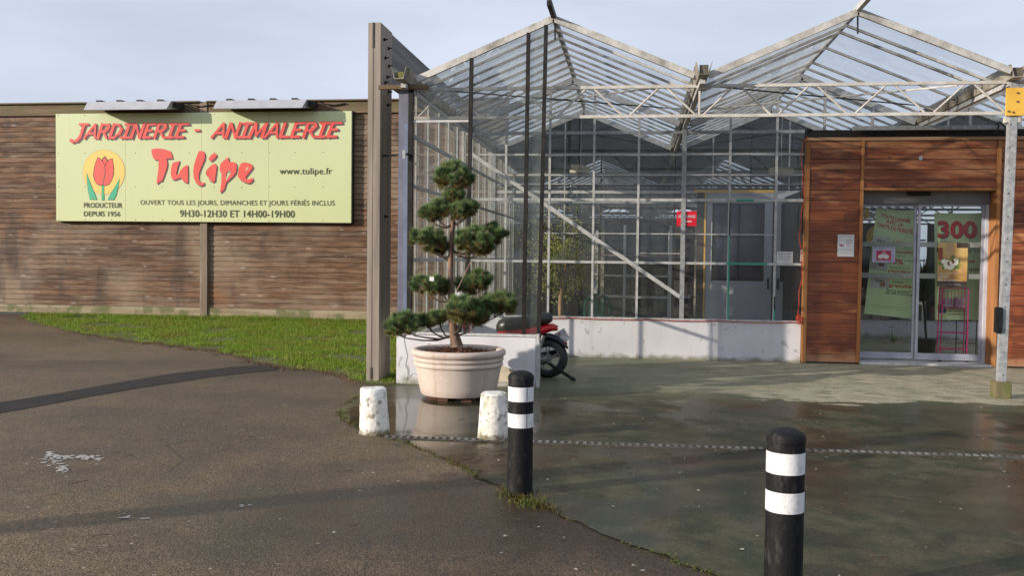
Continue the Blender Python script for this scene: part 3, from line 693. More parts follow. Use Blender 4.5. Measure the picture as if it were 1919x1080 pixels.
stext('OUVERT TOUS LES JOURS, DIMANCHES ET JOURS FÉRIÉS INCLUS', 263, 627, 373, 387.5, .0)
stext('9H30-12H30 ET 14H00-19H00', 337, 552, 394, 407.5, .012)
stext('www.tulipe.fr', 524, 622, 314, 330.5, .004)
# flood lamp housings
def lamp(xa, xb, lab, first):
    L = thing('sign_lamp', ((xa + xb) / 2, YFn - .1, 4.7), lab, 'lamp', 'sign lamps over the shop sign')
    y0, y1 = YFn - .42, YFn - .10; m = MB()
    m.prism([(0, 0)] * 3, 0, 0) if 0 else None
    # angled metal hood: front face leaning, top, ends
    pr_ = [(YFn - .66, 4.525), (YFn - .655, 4.52), (YFn - .12, 4.60), (YFn - .12, 4.74), (YFn - .60, 4.705)]
    n = len(pr_); vs = [(xa - .05, y, z) if i in (0, 1) else (xa, y, z) for i, (y, z) in enumerate(pr_)] + [(xb - .02, y, z) if i in (0, 1) else (xb + .06, y, z) for i, (y, z) in enumerate(pr_)]
    m.add(vs, [tuple(range(n)), tuple(range(2 * n - 1, n - 1, -1))] + [(i, i + n, (i + 1) % n + n, (i + 1) % n) for i in range(n)])
    m.build('hood', simple('lamp_zinc', (.42, .43, .48), (.35, .36, .40), 3, .5, .1), L)
    for k in range(4):
        x = xa + (xb - xa) * (.14 + .25 * k); MB().box(x - .06, x + .06, YFn - .60, YFn - .1, 4.70, 4.74).build('bracket', DARKM, L)
    MB().box(xb + .062, xb + .16, YFn - .50, YFn - .2, 4.58, 4.70).build('end_cap', BLK, L)
    MB().tube([(xb + .15, YFn - .2, 4.74), (xb + .3, YFn - .14, 4.68), (xb + .5, YFn - .1, 4.66), (xb + .75, YFn - .1, 4.70)], .014).build('cable', BLK, L)
lamp(-11.82, -9.95, 'long grey metal lamp hood over the left half of the sign', 1)
lamp(-8.86, -6.93, 'long grey metal lamp hood over the right half of the sign', 0)
# ================================================================== TIMBER PORTAL
tp = thing('timber_frame', (-2.95, 10.4, 0), 'tall grey glued timber post and beam at the greenhouse corner', 'timber post')
m = MB(); m.box(-3.025, -2.962, 10.2, 10.68, 0, 4.085); m.box(-2.961, -2.875, 10.2, 10.68, 0, 4.085); m.build('post', GREYWOOD, tp, bevel=.004)
MB().box(-2.985, -2.955, 10.197, 10.199, 3.83, 4.08)
MB().box(-2.955, -2.885, 10.682, 15.2, 3.47, 4.075).build('beam', BEAMWOOD, tp, bevel=.005)
MB().box(-2.972, -2.955, 10.193, 10.1995, 3.80, 4.085).build('slot', DARK, tp)
for i, (y, z) in enumerate([(10.32, 3.92), (10.50, 3.86), (10.36, 3.72), (10.52, 3.66), (10.45, 3.52), (10.36, 3.44), (10.52, 3.36), (10.48, 3.20), (10.40, 1.9)]):
    MB().lathe([(.018, 0), (.018, .02), (.008, .021), (.008, .05)], (-2.876, y, z), 8, 'x').build('bolt', DARKM, tp)
MB().box(-2.975, -2.955, 10.193, 10.1995, .03, .16).build('slot', DARK, tp)
bd = MB().box(-2.85, -2.29, 10.02, 10.075, 3.30, 3.345).build('gutter_board', TOPWOOD); tag(bd, 'short brown board bridging the timber post and the left gutter', 'board')
MB().tube([(-2.83, 10.0, 2.6), (-2.38, 10.0, 2.6)], .010)
rd = thing('threaded_rod', (-2.6, 10.25, 2.6), 'black threaded rod tying the timber post to the corner sheet', 'rod')
MB().tube([(-2.88, 10.3, 2.59), (-2.44, 10.02, 2.585)], .011).build('rod', DARKM, rd); MB().box(-2.575, -2.54, 10.03, 10.05, 2.53, 2.62).build('clamp', GALV, rd)
# ================================================================== GREENHOUSE
gh = thing('greenhouse', (XV, 12, 0), 'glazed garden centre greenhouse with pitched glass roofs and open porch', 'greenhouse')
YB = 24.0
bay_bars = {0: [YF + .02 + .406 * i for i in range(1, 8)], 1: [10.63, 10.94, 11.72, 12.57, 12.96], 2: [10.9, 11.7, 12.5]}
for b in range(3):
    xa = X0 + b * BAY; xr = xa + 1.6; xb = xa + BAY
    for s, (x1, side) in enumerate(((xa + .075, -1), (xb - .075, 1))):
        z1 = roofz(x1)
        MB().quad((x1, YF, z1 + .02), (xr, YF, ZR + .02), (xr, Y3, ZR + .02), (x1, Y3, z1 + .02)).build('roof_glazing', GLROOF, gh, fix=False)
        ys = bay_bars[b] + [Y2 + .415 * i for i in range(1, 7)]
        for y in ys: MB().bar((x1, y, z1 + .0), (xr, y, ZR + .0), .024 if b == 0 else .036, .026).build('glazing_bar', BARS, gh)
        for y in (Y2, Y3): MB().bar((x1, y, z1 - .035), (xr, y, ZR - .035), .05, .09).build('rafter', ALU, gh)
        MB().bar((x1, YF, z1 + .015), (xr, YF, ZR + .015), .04, .07).build('verge_rafter', BARS, gh)
    MB().box(xr - .025, xr + .025, YF - .53 if b < 2 else YF - .1, Y3, ZR + .02, ZR + .075).build('ridge', DARKM if b == 0 else ALU, gh)
    MB().tube([(xr + .01, YF + .06, ZR), (xr + .015, YF + .06, ZR - .2)], .009).build('hook', DARKM, gh)
for i in range(4):
    x = X0 + i * BAY; y0 = 9.72 if i < 2 else YF - .02; 
    if i == 0: x -= .03
    prof = [(-.085, .115), (-.05, -.02), (.05, -.02), (.085, .115), (.080, .115), (.045, -.012), (-.045, -.012), (-.080, .115)]
    m = MB(); m.prism([(x + a, ZG + z_) for a, z_ in prof], y0, YB); m.build('gutter', GUT, gh)
    MB().box(x - .028, x + .028, y0 + .2, YB, ZG - .075, ZG - .024).build('gutter_beam', ALU, gh)
    if i < 3: MB().box(x - .045, x + .045, y0 + .03, y0 + .06, ZG - .01, ZG + .085 if i else ZG + .06).build('gutter_stop', simple('wet_gutter_grime', (.16, .14, .1), (.08, .07, .05), 9, .6) if i else simple('gutter_moss', (.2, .2, .05), (.12, .13, .04), 14, .9), gh)
# truss
tr = MB
def truss(xa, xb, Y, zt, zb, mat, parent, r=.012, step=.4, chord=.034, nm='truss'):
    m = MB(); m.box(xa, xb, Y - chord / 2, Y + chord / 2, zt - chord / 2, zt + chord / 2); m.box(xa, xb, Y - chord / 2, Y + chord / 2, zb - chord / 2, zb + chord / 2)
    n = int(round((xb - xa) / step)); k = 0
    for i in range(n):
        a, b = xa + i * step, xa + (i + 1) * step
        za, zb_ = (zb, zt) if i % 2 == 0 else (zt, zb)
        m.tube([(a + .03, Y, za), (b - .03, Y, zb_)], r, 6)
    return m.build(nm, mat, parent)
truss(X0, X0 + 3 * BAY, YT, 3.344, 3.02, CREAM, gh)
m = MB(); m.tube([(XV, YT, 3.02), (XV, YT, 3.36)], .013); m.tube([(X0 + .8, YT, 3.02), (X0 + .8, YT, 3.02 + .001)], .004); m.build('truss_hanger', CREAM, gh)
def rod(px1, Ya, px2, Yb, mat, r=.009): a, b = onY(*px1, Ya), onY(*px2, Yb); MB().tube([a, b], r).build('brace_rod', mat, gh)
rod((800, 167), 10.45, (1284, 205), 13.2, DARKM); rod((886, 207), 13.2, (1216, 166), 10.8, CREAM, .011)
rod((1330, 161), 10.45, (1748, 200), 13.2, DARKM); rod((1290, 208), 13.2, (1795, 160), 10.5, CREAM, .011)
MB().tube([onY(1255, 203, 13.1), onY(1345, 203, 13.1)], .006).build('brace_rod', DARKM, gh)
# facade wall at Y2
XL, XRt = X0, 2.34
lw = MB(); lw.box(XL - .1, XRt, Y2 - .07, Y2 + .09, 0, .565); lw.build('low_wall', WALL, gh, bevel=.006)
MB().box(XL - .05, XRt, Y2 - .09, Y2 + .05, .567, .59).build('sill', ALU, gh)
yc = Y2
for k in range(-5, 11):
    x = XV + k * .64; zt_ = roofz(x) - .04; zb_ = .59 if k < 3 else 3.26
    if k == 0: MB().box(x - .032, x + .032, yc - .04, yc + .04, .545, ZG - .02).build('pillar', GALV, gh, bevel=.003); continue
    if k == -5 or k == 5: zt_ = ZG - .03
    MB().box(x - .0155, x + .0155, yc - .03, yc + .02, zb_, zt_).build('mullion', ALU if k != 1 else ALU, gh)
for z, h, x1, x2, mt in ((3.2477, .045, XL, 2.34, GALV), (2.94, .022, XL, 2.34, ALU), (2.2852, .042, XL, 2.34, ALU), (1.80, .014, -1.3, 2.0, ALU), (1.385, .036, XL, 2.34, ALU), (1.52, .010, .05, .66, ALU)):
    MB().box(x1, x2, yc - .024 if h > .03 else yc - .015, yc + .012, z - h / 2, z + h / 2).build('rail', mt, gh)
for a, b in (((-2.40, yc - .045, 2.96), (.66, yc - .045, .90)),): MB().bar(a, b, .012, .055, (0, 0, 1)).build('diagonal_brace', ALU, gh)
MB().box(.58, .80, yc + .02, yc + .06, .88, .93).build('brace_plate', GALV, gh)
# taped edges of the disused doorway
def band(x0, x1, z0, z1, y=yc - .034, nm='green_tape'): MB().box(x0 - .001, x1 + .001, y, y + .012, z0, z1).build(nm, TEAL, gh)
band(1.325, 1.345, .6, 1.78); band(1.965, 1.985, .6, .74); 
MB().box(1.42, 1.66, yc - .036, yc - .026, 2.272, 2.300).build('green_tape', TEAL, gh); MB().box(1.31, 1.86, yc - .036, yc - .026, 1.372, 1.402).build('green_tape', TEAL, gh)
MB().box(1.328, 1.342, yc - .036, yc - .031, 1.79, 2.25).build('black_tape', BLK, gh); MB().box(1.967, 1.983, yc - .036, yc - .031, .74, .93).build('black_tape', BLK, gh)
# glass of the facade (gable shape each bay)
for b in range(3):
    xa = X0 + b * BAY; zb_ = .59 if b == 0 else .59
    if b == 0: pts = [(xa, .59), (xa + BAY, .59), (xa + BAY, ZG - .03), (xa + 1.6, ZR - .03), (xa, ZG - .03)]
    elif b == 1: pts = [(xa, .59), (2.34, .59), (2.34, 3.28), (xa + BAY, 3.28), (xa + BAY, ZG - .03), (xa + 1.6, ZR - .03), (xa, ZG - .03)]
    else: pts = [(xa, 3.28), (xa + BAY, 3.28), (xa + BAY, ZG - .03), (xa + 1.6, ZR - .03), (xa, ZG - .03)]
    m = MB(); poly(m, pts, yc); m.build('gable_glazing', GL, gh, fix=False)
# side wall
XS = X0
MB().box(XS - .13, XS - .001, YF - .02, YB, 0, .50).build('side_low_wall', WALL, gh, bevel=.005)
m = MB(); y = YF + .30
k = 0
while y < YB:
    if abs(y - Y2) > .1: MB().box(XS - .010, XS + .010, y - .016, y + .016, .5, ZG - .03).build('side_mullion', ALU, gh)
    y += .62
for z, h in ((2.80, .04), (2.24, .035), (1.40, .04), (.515, .03)): MB().box(XS - .006, XS + .03, YF, YB, z - h / 2, z + h / 2).build('side_rail', GALV if z > 1.5 else ALU, gh)
MB().quad((XS - .02, YF, .5), (XS - .02, YB, .5), (XS - .02, YB, ZG - .04), (XS - .02, YF, ZG - .04)).build('side_glazing', GLSIDE, gh, fix=False)
MB().box(XS - .08, XS + .05, Y3 - .05, Y3 + .05, 0.5, ZG).build('side_post', GALV, gh)
# front screen
MB().box(-2.635, -1.055, YF - .06, YF + .085, 0, .555).build('screen_low_wall', WALL, gh, bevel=.006)
MB().box(-1.053, -1.020, YF - .065, YF + .09, 0, .60).build('wall_end_trim', ALU, gh)
MB().box(-2.60, -1.02, YF - .03, YF + .06, .562, .59).build('screen_sill', ALU, gh)
for (xt, zt_, xb_) in ((-1.817, 3.63, -1.840), (-1.186, 3.895, -1.203), (-.993, 3.97, -1.035)):
    MB().bar((xb_, YF - .005, .50 if xb_ > -1.5 else .60), (xt, YF - .005, roofz(xt) - .02), .040, .045, (0, 1, 0)).build('dark_mullion', DARKM, gh)
MB().box(-2.525, -2.475, YF - .03, YF + .03, .56, ZG - .03).build('corner_upright', DARKM, gh)
MB().box(-2.64, -2.527, YF - .012, YF + .004, .50, 3.30).build('corner_sheet', BLUEG, gh)
MB().box(-2.575, -2.530, YF - .019, YF - .0125, .56, 2.93).build('corner_trim', simple('blue_trim', (.16, .19, .27), (.12, .15, .22), 5, .45), gh)
MB().box(-2.475, -1.84, YF - .01, YF + .015, 2.94, 2.965).build('screen_rail', ALU, gh)
m = MB(); poly(m, [(-2.475, .59), (-1.21, .59), (-1.195, roofz(-1.195) - .03), (-2.475, roofz(-2.475) - .03)], YF + .004); m.build('screen_glazing', GLFRONT, gh, fix=False)
m = MB(); poly(m, [(-1.21, .59), (-1.04, .59), (-1.0, roofz(-1.0) - .03), (-1.195, roofz(-1.195) - .03)], YF + .004); m.build('narrow_glazing', GLHAZY, gh, fix=False)
m = MB(); m.prism([(q.x, q.z) for q in (onY(880, 664, 10.05), onY(972, 697, 10.05), onY(972, 716, 10.05), onY(880, 718, 10.05))], YF - .075, YF - .061); m.build('render_patch', simple('sandy_render', (.62, .53, .40), (.45, .38, .28), 14, .8), gh)
# partition at Y3
for k in range(-5, 11):
    x = XV + k * .64; MB().box(x - .012, x + .012, Y3 - .02, Y3 + .02, 2.65 if 0 < k < 9 else .1, roofz(x) - .05).build('partition_mullion', GALV if k % 2 else DARKM, gh)
for z, h, mt in ((2.90, .03, ALU), (2.60, .05, ALU), (3.25, .03, ALU), (2.42, .03, GALV), (2.74, .02, GALV)): MB().box(X0, X0 + 3 * BAY, Y3 - .03, Y3 + .0, z - h / 2, z + h / 2).build('partition_rail', mt, gh)
for b in range(3):
    xa = X0 + b * BAY; m = MB(); z0 = .05 if b == 0 else 2.62
    poly(m, [(xa, z0), (xa + BAY, z0), (xa + BAY, ZG), (xa + 1.6, ZR), (xa, ZG)], Y3 + .01); m.build('partition_glazing', GLDARK, gh, fix=False)
truss(X0, X0 + 2 * BAY, 17.6, 3.0, 2.66, DARKM, gh, .014, .4, .04, 'inner_truss'); truss(X0, X0 + 2 * BAY, 20.6, 3.05, 2.68, DARKM, gh, .014, .4, .04, 'inner_truss')
for i in range(6): MB().tube([(X0 + .3 + i * 1.1, 15.9 + .1 * i, 2.66 + .03 * i), (X0 + 1.2 + i * 1.1, 19.5, 2.9)], .016).build('inner_strut', GALV if i % 2 else DARKM, gh)
# dark screens above the sales hall
for b in range(3):
    xa = X0 + b * BAY
    for x1 in (xa, xa + BAY):
        m = MB(); m.add([(x1, Y3 + .05, ZG - .02), (xa + 1.6, Y3 + .05, ZR), (xa + 1.6, YB, ZR), (x1, YB, ZG - .02), (x1, Y3 + .05, ZG + .01), (xa + 1.6, Y3 + .05, ZR + .03), (xa + 1.6, YB, ZR + .03), (x1, YB, ZG + .01)], [(0, 1, 2, 3), (4, 7, 6, 5), (0, 4, 5, 1), (2, 6, 7, 3), (0, 3, 7, 4), (1, 5, 6, 2)])
        m.build('shade_screen', SHADE, gh)
# rear hall
rh = thing('rear_hall', (XV, 34, 0), 'bright glass roofed hall seen deep inside behind the partition', 'greenhouse')
YE = 46
TRUS = simple('grey_truss', (.16, .16, .16), (.1, .1, .1), 5, .6, .2)
for b in range(-1, 4):
    xa = X0 + b * BAY
    for x1 in (xa, xa + BAY):
        MB().quad((x1, YB, ZG), (xa + 1.6, YB, ZR), (xa + 1.6, YE, ZR), (x1, YE, ZG)).build('roof_glazing', m_glass('whitened_hall_glass', (.55, .57, .58), .75, (.72, .74, .76), st=(.7, 3, .7), refl=.3) if 'HG' not in MC else MC['HG'], rh, fix=False)
        if 'HG' not in MC: MC['HG'] = bpy.data.materials['whitened_hall_glass']
        m = MB(); y = YB + .03
        while y < YE: m.bar((x1, y, ZG - .03), (xa + 1.6, y, ZR - .03), .035, .05); y += .8
        m.build('glazing_bars', TRUS, rh)
    MB().box(xa - .06, xa + .06, YB, YE, ZG - .1, ZG).build('gutter', TRUS, rh)
for i, y in enumerate((24.3, 27.5, 30.7, 33.9, 37.1, 40.3, 43.5)): truss(X0 - BAY, X0 + 4 * BAY, y, 3.25, 2.75, TRUS, rh, .018, .8, .06, 'truss')
MB().box(X0 - BAY, X0 + 4 * BAY, YE, YE + .1, 0, ZG).build('end_wall', PALEB, rh)
MB().tube([(-2.45, 17.2, 2.98), (3, 17.2, 3.04), (6.9, 17.2, 3.06)], .035, 8).build('heating_pipe', LAMPB, rh)
for i, (x, w, h, mt) in enumerate(((-1.9, 2.2, 2.25, BROWNBOX), (.35, 2.1, 2.35, DARK), (2.7, 2.3, 2.3, BROWNBOX), (5.2, 2.4, 2.3, DARK), (7.8, 2.4, 2.3, BROWNBOX))):
    s_ = thing('display_shelving', (x, 21.5, 0), ['dark shelving loaded with brown goods behind the tree', 'dark shelving with pale packets behind the racks', 'shelving stacked with reddish goods behind the white doors', 'shelving stacked with goods behind the hanging banners', 'shelving hidden far behind the entrance'][i], 'shelving', 'shelving units inside the shop')
    MB().box(x - w / 2, x + w / 2, 21.9, 22.0, 0, h).build('back_panel', DARK, s_)
    m = MB(); g1 = MB(); g2 = MB()
    for k in range(5):
        z = .1 + k * .45; m.box(x - w / 2, x + w / 2, 21.4, 21.88, z, z + .03); q = x - w / 2 + .03
        while q < x + w / 2 - .2:
            ww = random.uniform(.1, .26); hh = random.uniform(.15, .36); (g1 if random.random() < .75 else g2).box(q, q + ww, 21.45 + random.random() * .1, 21.85, z + .032, z + .032 + hh); q += ww + .02
    m.build('shelves', DARKM, s_); g1.build('boxed_goods', mt, s_); g2.build('pale_packets', PALEB, s_)
# white double door in the partition
dd = thing('double_door', (2.2, 15.98, 0), 'white double door with dark upper panes seen through the facade glass', 'door')
Yd = 16.0
MB().box(1.06, 1.20, Yd - .03, Yd + .1, 0, 2.6).build('dark_side_post', DARK, dd)
MB().box(1.19, 3.45, Yd - .02, Yd + .08, 2.44, 2.56).build('head_frame', DOORW, dd)
MB().box(1.00, 2.33, Yd - .06, Yd - .022, 2.575, 2.62).build('yellow_head_trim', YEL, dd); MB().box(1.175, 1.20, Yd - .06, Yd - .031, 0, 2.574).build('yellow_side_trim', YEL, dd)
for (a, b) in ((1.21, 2.31), (2.35, 3.45)):
    lf = MB(); lf.box(a, b, Yd, Yd + .05, .05, 1.08); lf.box(a, a + .1, Yd, Yd + .05, 1.081, 2.43); lf.box(b - .13, b, Yd, Yd + .05, 1.081, 2.43); lf.box(a + .101, b - .131, Yd, Yd + .05, 2.40, 2.43)
    leaf = lf.build('door_leaf', DOORW, dd)
    MB().box(a + .102, b - .132, Yd + .012, Yd + .03, 1.085, 2.398).build('dark_pane', simple('violet_dark_pane', (.05, .045, .075), (.03, .02, .028), 1.5, .12)).parent = leaf
    m = MB(); xm = (a + b) / 2; m.box(xm - .02, xm + .02, Yd - .004, Yd + .01, 1.086, 2.395)
    for z in (1.10, 1.83, 2.385): m.box(a + .103, b - .133, Yd - .003, Yd + .0115, z - .012, z + .012)
    m.box(a + .103, a + .14, Yd - .002, Yd + .011, 1.12, 2.37); m.box(b - .17, b - .133, Yd - .002, Yd + .011, 1.12, 2.37)
    m.build('pane_frame', DARKM).parent = leaf
    hx = b - .06 if a < 2 else a + .06; MB().box(hx - .015, hx + .015, Yd - .05, Yd - .003, .95, 1.13).build('handle', DARKM).parent = leaf
MB().box(2.312, 2.348, Yd + .01, Yd + .05, .05, 2.43).build('centre_gap', DARK, dd)
# entrance block
en = thing('entrance_block', (3.9, 13.4, 0), 'reddish varnished timber entrance block around the sliding glass door', 'entrance')
YW = 13.25
def clad(x0, x1, z0, z1, nm='cladding'):
    m = MB(); z = math.floor(z0 / .1425) * .1425
    while z < z1:
        a, b = max(z, z0), min(z + .1425, z1)
        if b - a > .01:
            m.add([(x0, YW + .000, a + .003), (x1, YW + .000, a + .003), (x1, YW + .006, b - .004), (x0, YW + .006, b - .004), (x0, YW + .03, b - .004), (x1, YW + .03, b - .004), (x1, YW + .03, a + .003), (x0, YW + .03, a + .003)],
                  [(0, 1, 2, 3), (3, 2, 5, 4), (4, 5, 6, 7), (7, 6, 1, 0), (0, 3, 4, 7), (1, 6, 5, 2)])
        z += .1425
    m.box(x0, x1, YW + .031, YW + .06, z0, z1); m.build(nm, RED, en)
clad(2.405, 3.075, .03, 3.10); clad(3.125, 4.845, 2.46, 3.10); clad(4.905, 8.0, .03, 3.10)
MB().box(2.345, 8.05, YW - .02, YW + .22, 3.103, 3.15).build('capping', m_oldwood('sunbleached_capping', (.5, .33, .2), (.38, .2, .1), (.2, .08, .04), 0, 'x'), en, bevel=.004)
MB().box(2.345, 2.402, YW - .015, YW + .1, .02, 3.10).build('corner_batten', ORWOOD, en, bevel=.004)
MB().box(3.078, 3.122, YW - .03, YW + .16, .03, 3.10).build('batten', ORWOOD, en, bevel=.004)
MB().box(4.848, 4.902, YW - .03, YW + .03, .02, 3.095).build('batten', ORWOOD, en, bevel=.004)
MB().box(3.124, 4.846, YW - .022, YW + .2, 2.42, 2.457).build('lintel_batten', ORWOOD, en, bevel=.003)
MB().box(4.848, 4.89, YW + .031, YW + .30, .03, 3.095).build('jamb', ORWOOD, en)
MB().box(2.35, 3.12, YW + .07, YW + .16, .03, 3.09).build('wall_core', DARK, en); MB().box(4.91, 8.0, YW + .07, YW + .2, .03, 3.09).build('wall_core', DARK, en)
MB().box(3.124, 4.84, YW + .17, YW + .34, 2.25, 3.09).build('door_operator', simple('grey_header', (.16, .15, .155), (.12, .115, .12), 4, .5), en)
MB().box(3.75, 4.05, YW + .13, YW + .17, 2.36, 2.41).build('motion_sensor', BLK, en)
MB().lathe([(.001, 0), (.028, .001), (.028, .012), (.012, .02)], (3.86, YW - .018, 2.86), 16, 'y').build('round_fitting', STEEL, en)
MB().box(3.124, 4.9, YW - .02, YW + .4, .01, .045).build('threshold', ALU, en)
# sliding doors
for (a, b, y, lb) in ((3.13, 3.925, 13.545, 'left leaf'), (3.925, 4.80, 13.49, 'right leaf')):
    fr = MB(); w = .035; z0, z1 = .07, 2.25
    fr.box(a, a + w, y, y + .035, z0, z1); fr.box(b - w, b, y, y + .035, z0, z1); fr.box(a + w, b - w, y, y + .035, z0, z0 + .09); fr.box(a + w, b - w, y, y + .035, z1 - .035, z1)
    d_ = fr.build('sliding_door', DALU, en, bevel=.002); d_['label'] = lb + ' of the sliding glass door'
    MB().quad((a + w, y + .017, z0 + .09), (b - w, y + .017, z0 + .09), (b - w, y + .017, z1 - .035), (a + w, y + .017, z1 - .035)).build('door_pane', GLDOOR, fix=False).parent = d_
    FRO = m_glass('frosted_stripe', (.85, .9, .88), .7, (.5, .54, .52), dlo=.1, dhi=.3)
    for z in (1.685, 1.245): MB().box(a + w, b - w, y + .008, y + .012, z - .035, z + .035).build('frosted_stripe', FRO).parent = d_
MB().box(4.802, 4.845, 13.46, 13.56, .045, 2.25).build('door_side_frame', simple('pale_door_frame', (.6, .62, .7), None, 4, .4), en)
# vestibule behind
ve = thing('vestibule_partition', (4.4, 17.9, 0), 'low white wall with dark glazing seen through the entrance door', 'partition')
MB().box(2.5, 7.5, 17.9, 18.0, 0, .31).build('low_wall', WALL, ve); MB().box(2.5, 7.5, 17.93, 17.97, .312, .34).build('sill', ALU, ve)
MB().quad((2.5, 17.95, .34), (7.5, 17.95, .34), (7.5, 17.95, 2.6), (2.5, 17.95, 2.6)).build('glazing', GLDARK, ve, fix=False)
for k in range(8): MB().box(2.6 + k * .64, 2.625 + k * .64, 17.93, 17.96, .34, 2.6).build('mullion', GALV, ve)
MB().box(2.5, 2.56, 13.6, 16, 0, 2.5).build('side_panel', DARK, ve)
# beam above the block, cable loop
MB().box(2.95, 4.95, 13.14, 13.22, 3.235, 3.29).build('porch_beam', GALV, gh); MB().box(2.36, 8, 13.30, 13.40, 3.17, 3.26).build('upper_sill', DARKM, gh)
m = MB(); pts = [onY(px, py, 13.1) for px, py in ((1862, 252), (1868, 244), (1872, 236), (1868, 230), (1873, 228), (1881, 234), (1884, 241), (1878, 248), (1890, 250), (1905, 244), (1915, 248))]
tag(MB().tube(pts, .010).build('cable_loop', BLK), 'tangled black cable looped above the timber entrance block', 'cable')
# galvanised post
gp = thing('steel_post', (3.885, YT, 0), 'galvanised steel post with yellow plate carrying the porch truss', 'post')
MB().bar((3.885, YT, .14), (3.925, YT, 3.40), .085, .075, (0, 1, 0)).build('shaft', GALV, gp, bevel=.004)
MB().box(3.806, 3.966, YT - .08, YT + .08, 0, .185).build('concrete_foot', m_oldwood('mossy_foot', (.2, .17, .09), (.13, .11, .06), (.06, .05, .02), .8, green=(.1, .12, .03)), gp, bevel=.008)
MB().box(3.83, 4.06, YT - .065, YT - .045, 2.985, 3.275).build('yellow_plate', YEL, gp, bevel=.003)
for x, z in ((3.855, 3.03), (3.90, 3.02), (3.94, 3.13), (3.94, 3.22), (4.03, 3.03)): MB().lathe([(.011, 0), (.011, .01)], (x, YT - .076, z), 8, 'y').build('bolt', simple('rusty_bolt', (.2, .1, .05), None, 9, .6), gp)
MB().box(3.84, 3.99, YT - .035, YT + .035, 2.92, 2.98).build('clamp', CREAM, gp)
MB().box(3.80, 3.862, YT - .07, YT + .02, .70, .975).build('black_reader_box', BLK, gp, bevel=.01)
m = MB()
for i in range(12): m.box(3.886, 3.898, YT - .0400, YT - .0385, .25 + i * .24, .262 + i * .24)
m.build('punched_holes', BLK, gp)
# ================================================================== drain channel
dr = thing('drain_channel', (.5, 7.1, 0), 'narrow grey slotted drain channel running across the wet concrete', 'drain')
A, B = Vector((-1.93, 7.045, 0)), Vector((5.5, 7.27, 0)); dv = (B - A).normalized(); nv = Vector((-dv.y, dv.x, 0))
m = MB(); m.bar(A + Vector((0, 0, .008)) + nv * .035, B + Vector((0, 0, .008)) + nv * .035, .02, .014); m.bar(A + Vector((0, 0, .008)) - nv * .035, B + Vector((0, 0, .008)) - nv * .035, .014, .014)
m.build('rails', simple('drain_rail', (.10, .095, .085), (.05, .04, .03), 5, .6, .1), dr)
m = MB(); L = (B - A).length; n = int(L / .058)
for i in range(n):
    p = A + dv * (i * .058 + .01) + Vector((0, 0, .0085)); m.bar(p - nv * .034, p + nv * .034, .026, .016)
m.build('grate_bars', simple('drain_bar', (.25, .25, .245), (.08, .075, .07), 4, .6, .1), dr)
MB().bar(A + Vector((0, 0, .008)), B + Vector((0, 0, .008)), .07, .003).build('gutter_slot', DARK, dr)
# ================================================================== bollards
def stone(x, y, lab, seed, lean):
    def fn(p):
        q = Vector((p.x * 6 + seed, p.y * 6, p.z * 6)); d = 1 + mnoise.noise(q) * .022 + mnoise.noise(q * 3.5) * .014
        return Vector((p.x * d + lean * p.z, p.y * d, p.z + mnoise.noise(q * 1.3) * .008))
    prof = [(.001, -.02), (.118, -.02)] + [(.124 - .018 * (i / 16) + (.004 if i == 0 else 0), .36 * i / 16) for i in range(17)] + [(.095, .371), (.06, .373), (.03, .374), (.002, .374)]
    o = MB().lathe(prof, (x, y, 0), 56, fn=fn, cap=False).build('stone_bollard', STONE, smooth=True)
    tag(o, lab, 'bollard', 'white stone bollards')
stone(-2.07, 7.23, 'stubby white painted stone bollard at the corner of the asphalt', 1, -.04)
stone(-1.09, 7.18, 'stubby white painted stone bollard beside the left black bollard and drain', 7, .02)
def blackb(x, y, lab, rot):
    t = thing('plastic_bollard', (x, y, 0), lab, 'bollard', 'black and white striped bollards'); r = .077
    MB().lathe([(r + .002, 0), (r + .001, .1), (r, .414)], (x, y, 0), 64, cap=False).build('lower_body', BLKB, t, smooth=True)
    MB().lathe([(r + .0015, .415), (r + .0015, .50)], (x, y, 0), 64, cap=False).build('white_band', WHB, t, smooth=True)
    MB().lathe([(r, .4985), (r, .575)], (x, y, 0), 64, cap=False).build('middle_body', BLKB, t, smooth=True)
    MB().lathe([(r + .0015, .574), (r + .0015, .662)], (x, y, 0), 64, cap=False).build('white_band', WHB, t, smooth=True)
    MB().lathe([(r, .661), (r, .70), (r + .003, .702), (r + .003, .715), (r, .728), (r - .012, .742), (r - .035, .752), (.02, .757), (.001, .757)], (x, y, 0), 64, cap=False).build('cap', BLKB, t, smooth=True)
    m = MB(); a = rot; px, py = x + cos(a) * (r + .002), y + sin(a) * (r + .002)
    for z0, z1 in ((.417, .498), (.577, .66)): m.bar((px, py, z0), (px, py, z1), .003, .003)
    m.build('band_seam', BLK, t)
blackb(-.672, 5.55, 'black bollard with two white bands at the asphalt seam beside a stone bollard', -.95)
blackb(.636, 3.90, 'nearest black bollard with two white bands standing alone on the right', -.25)
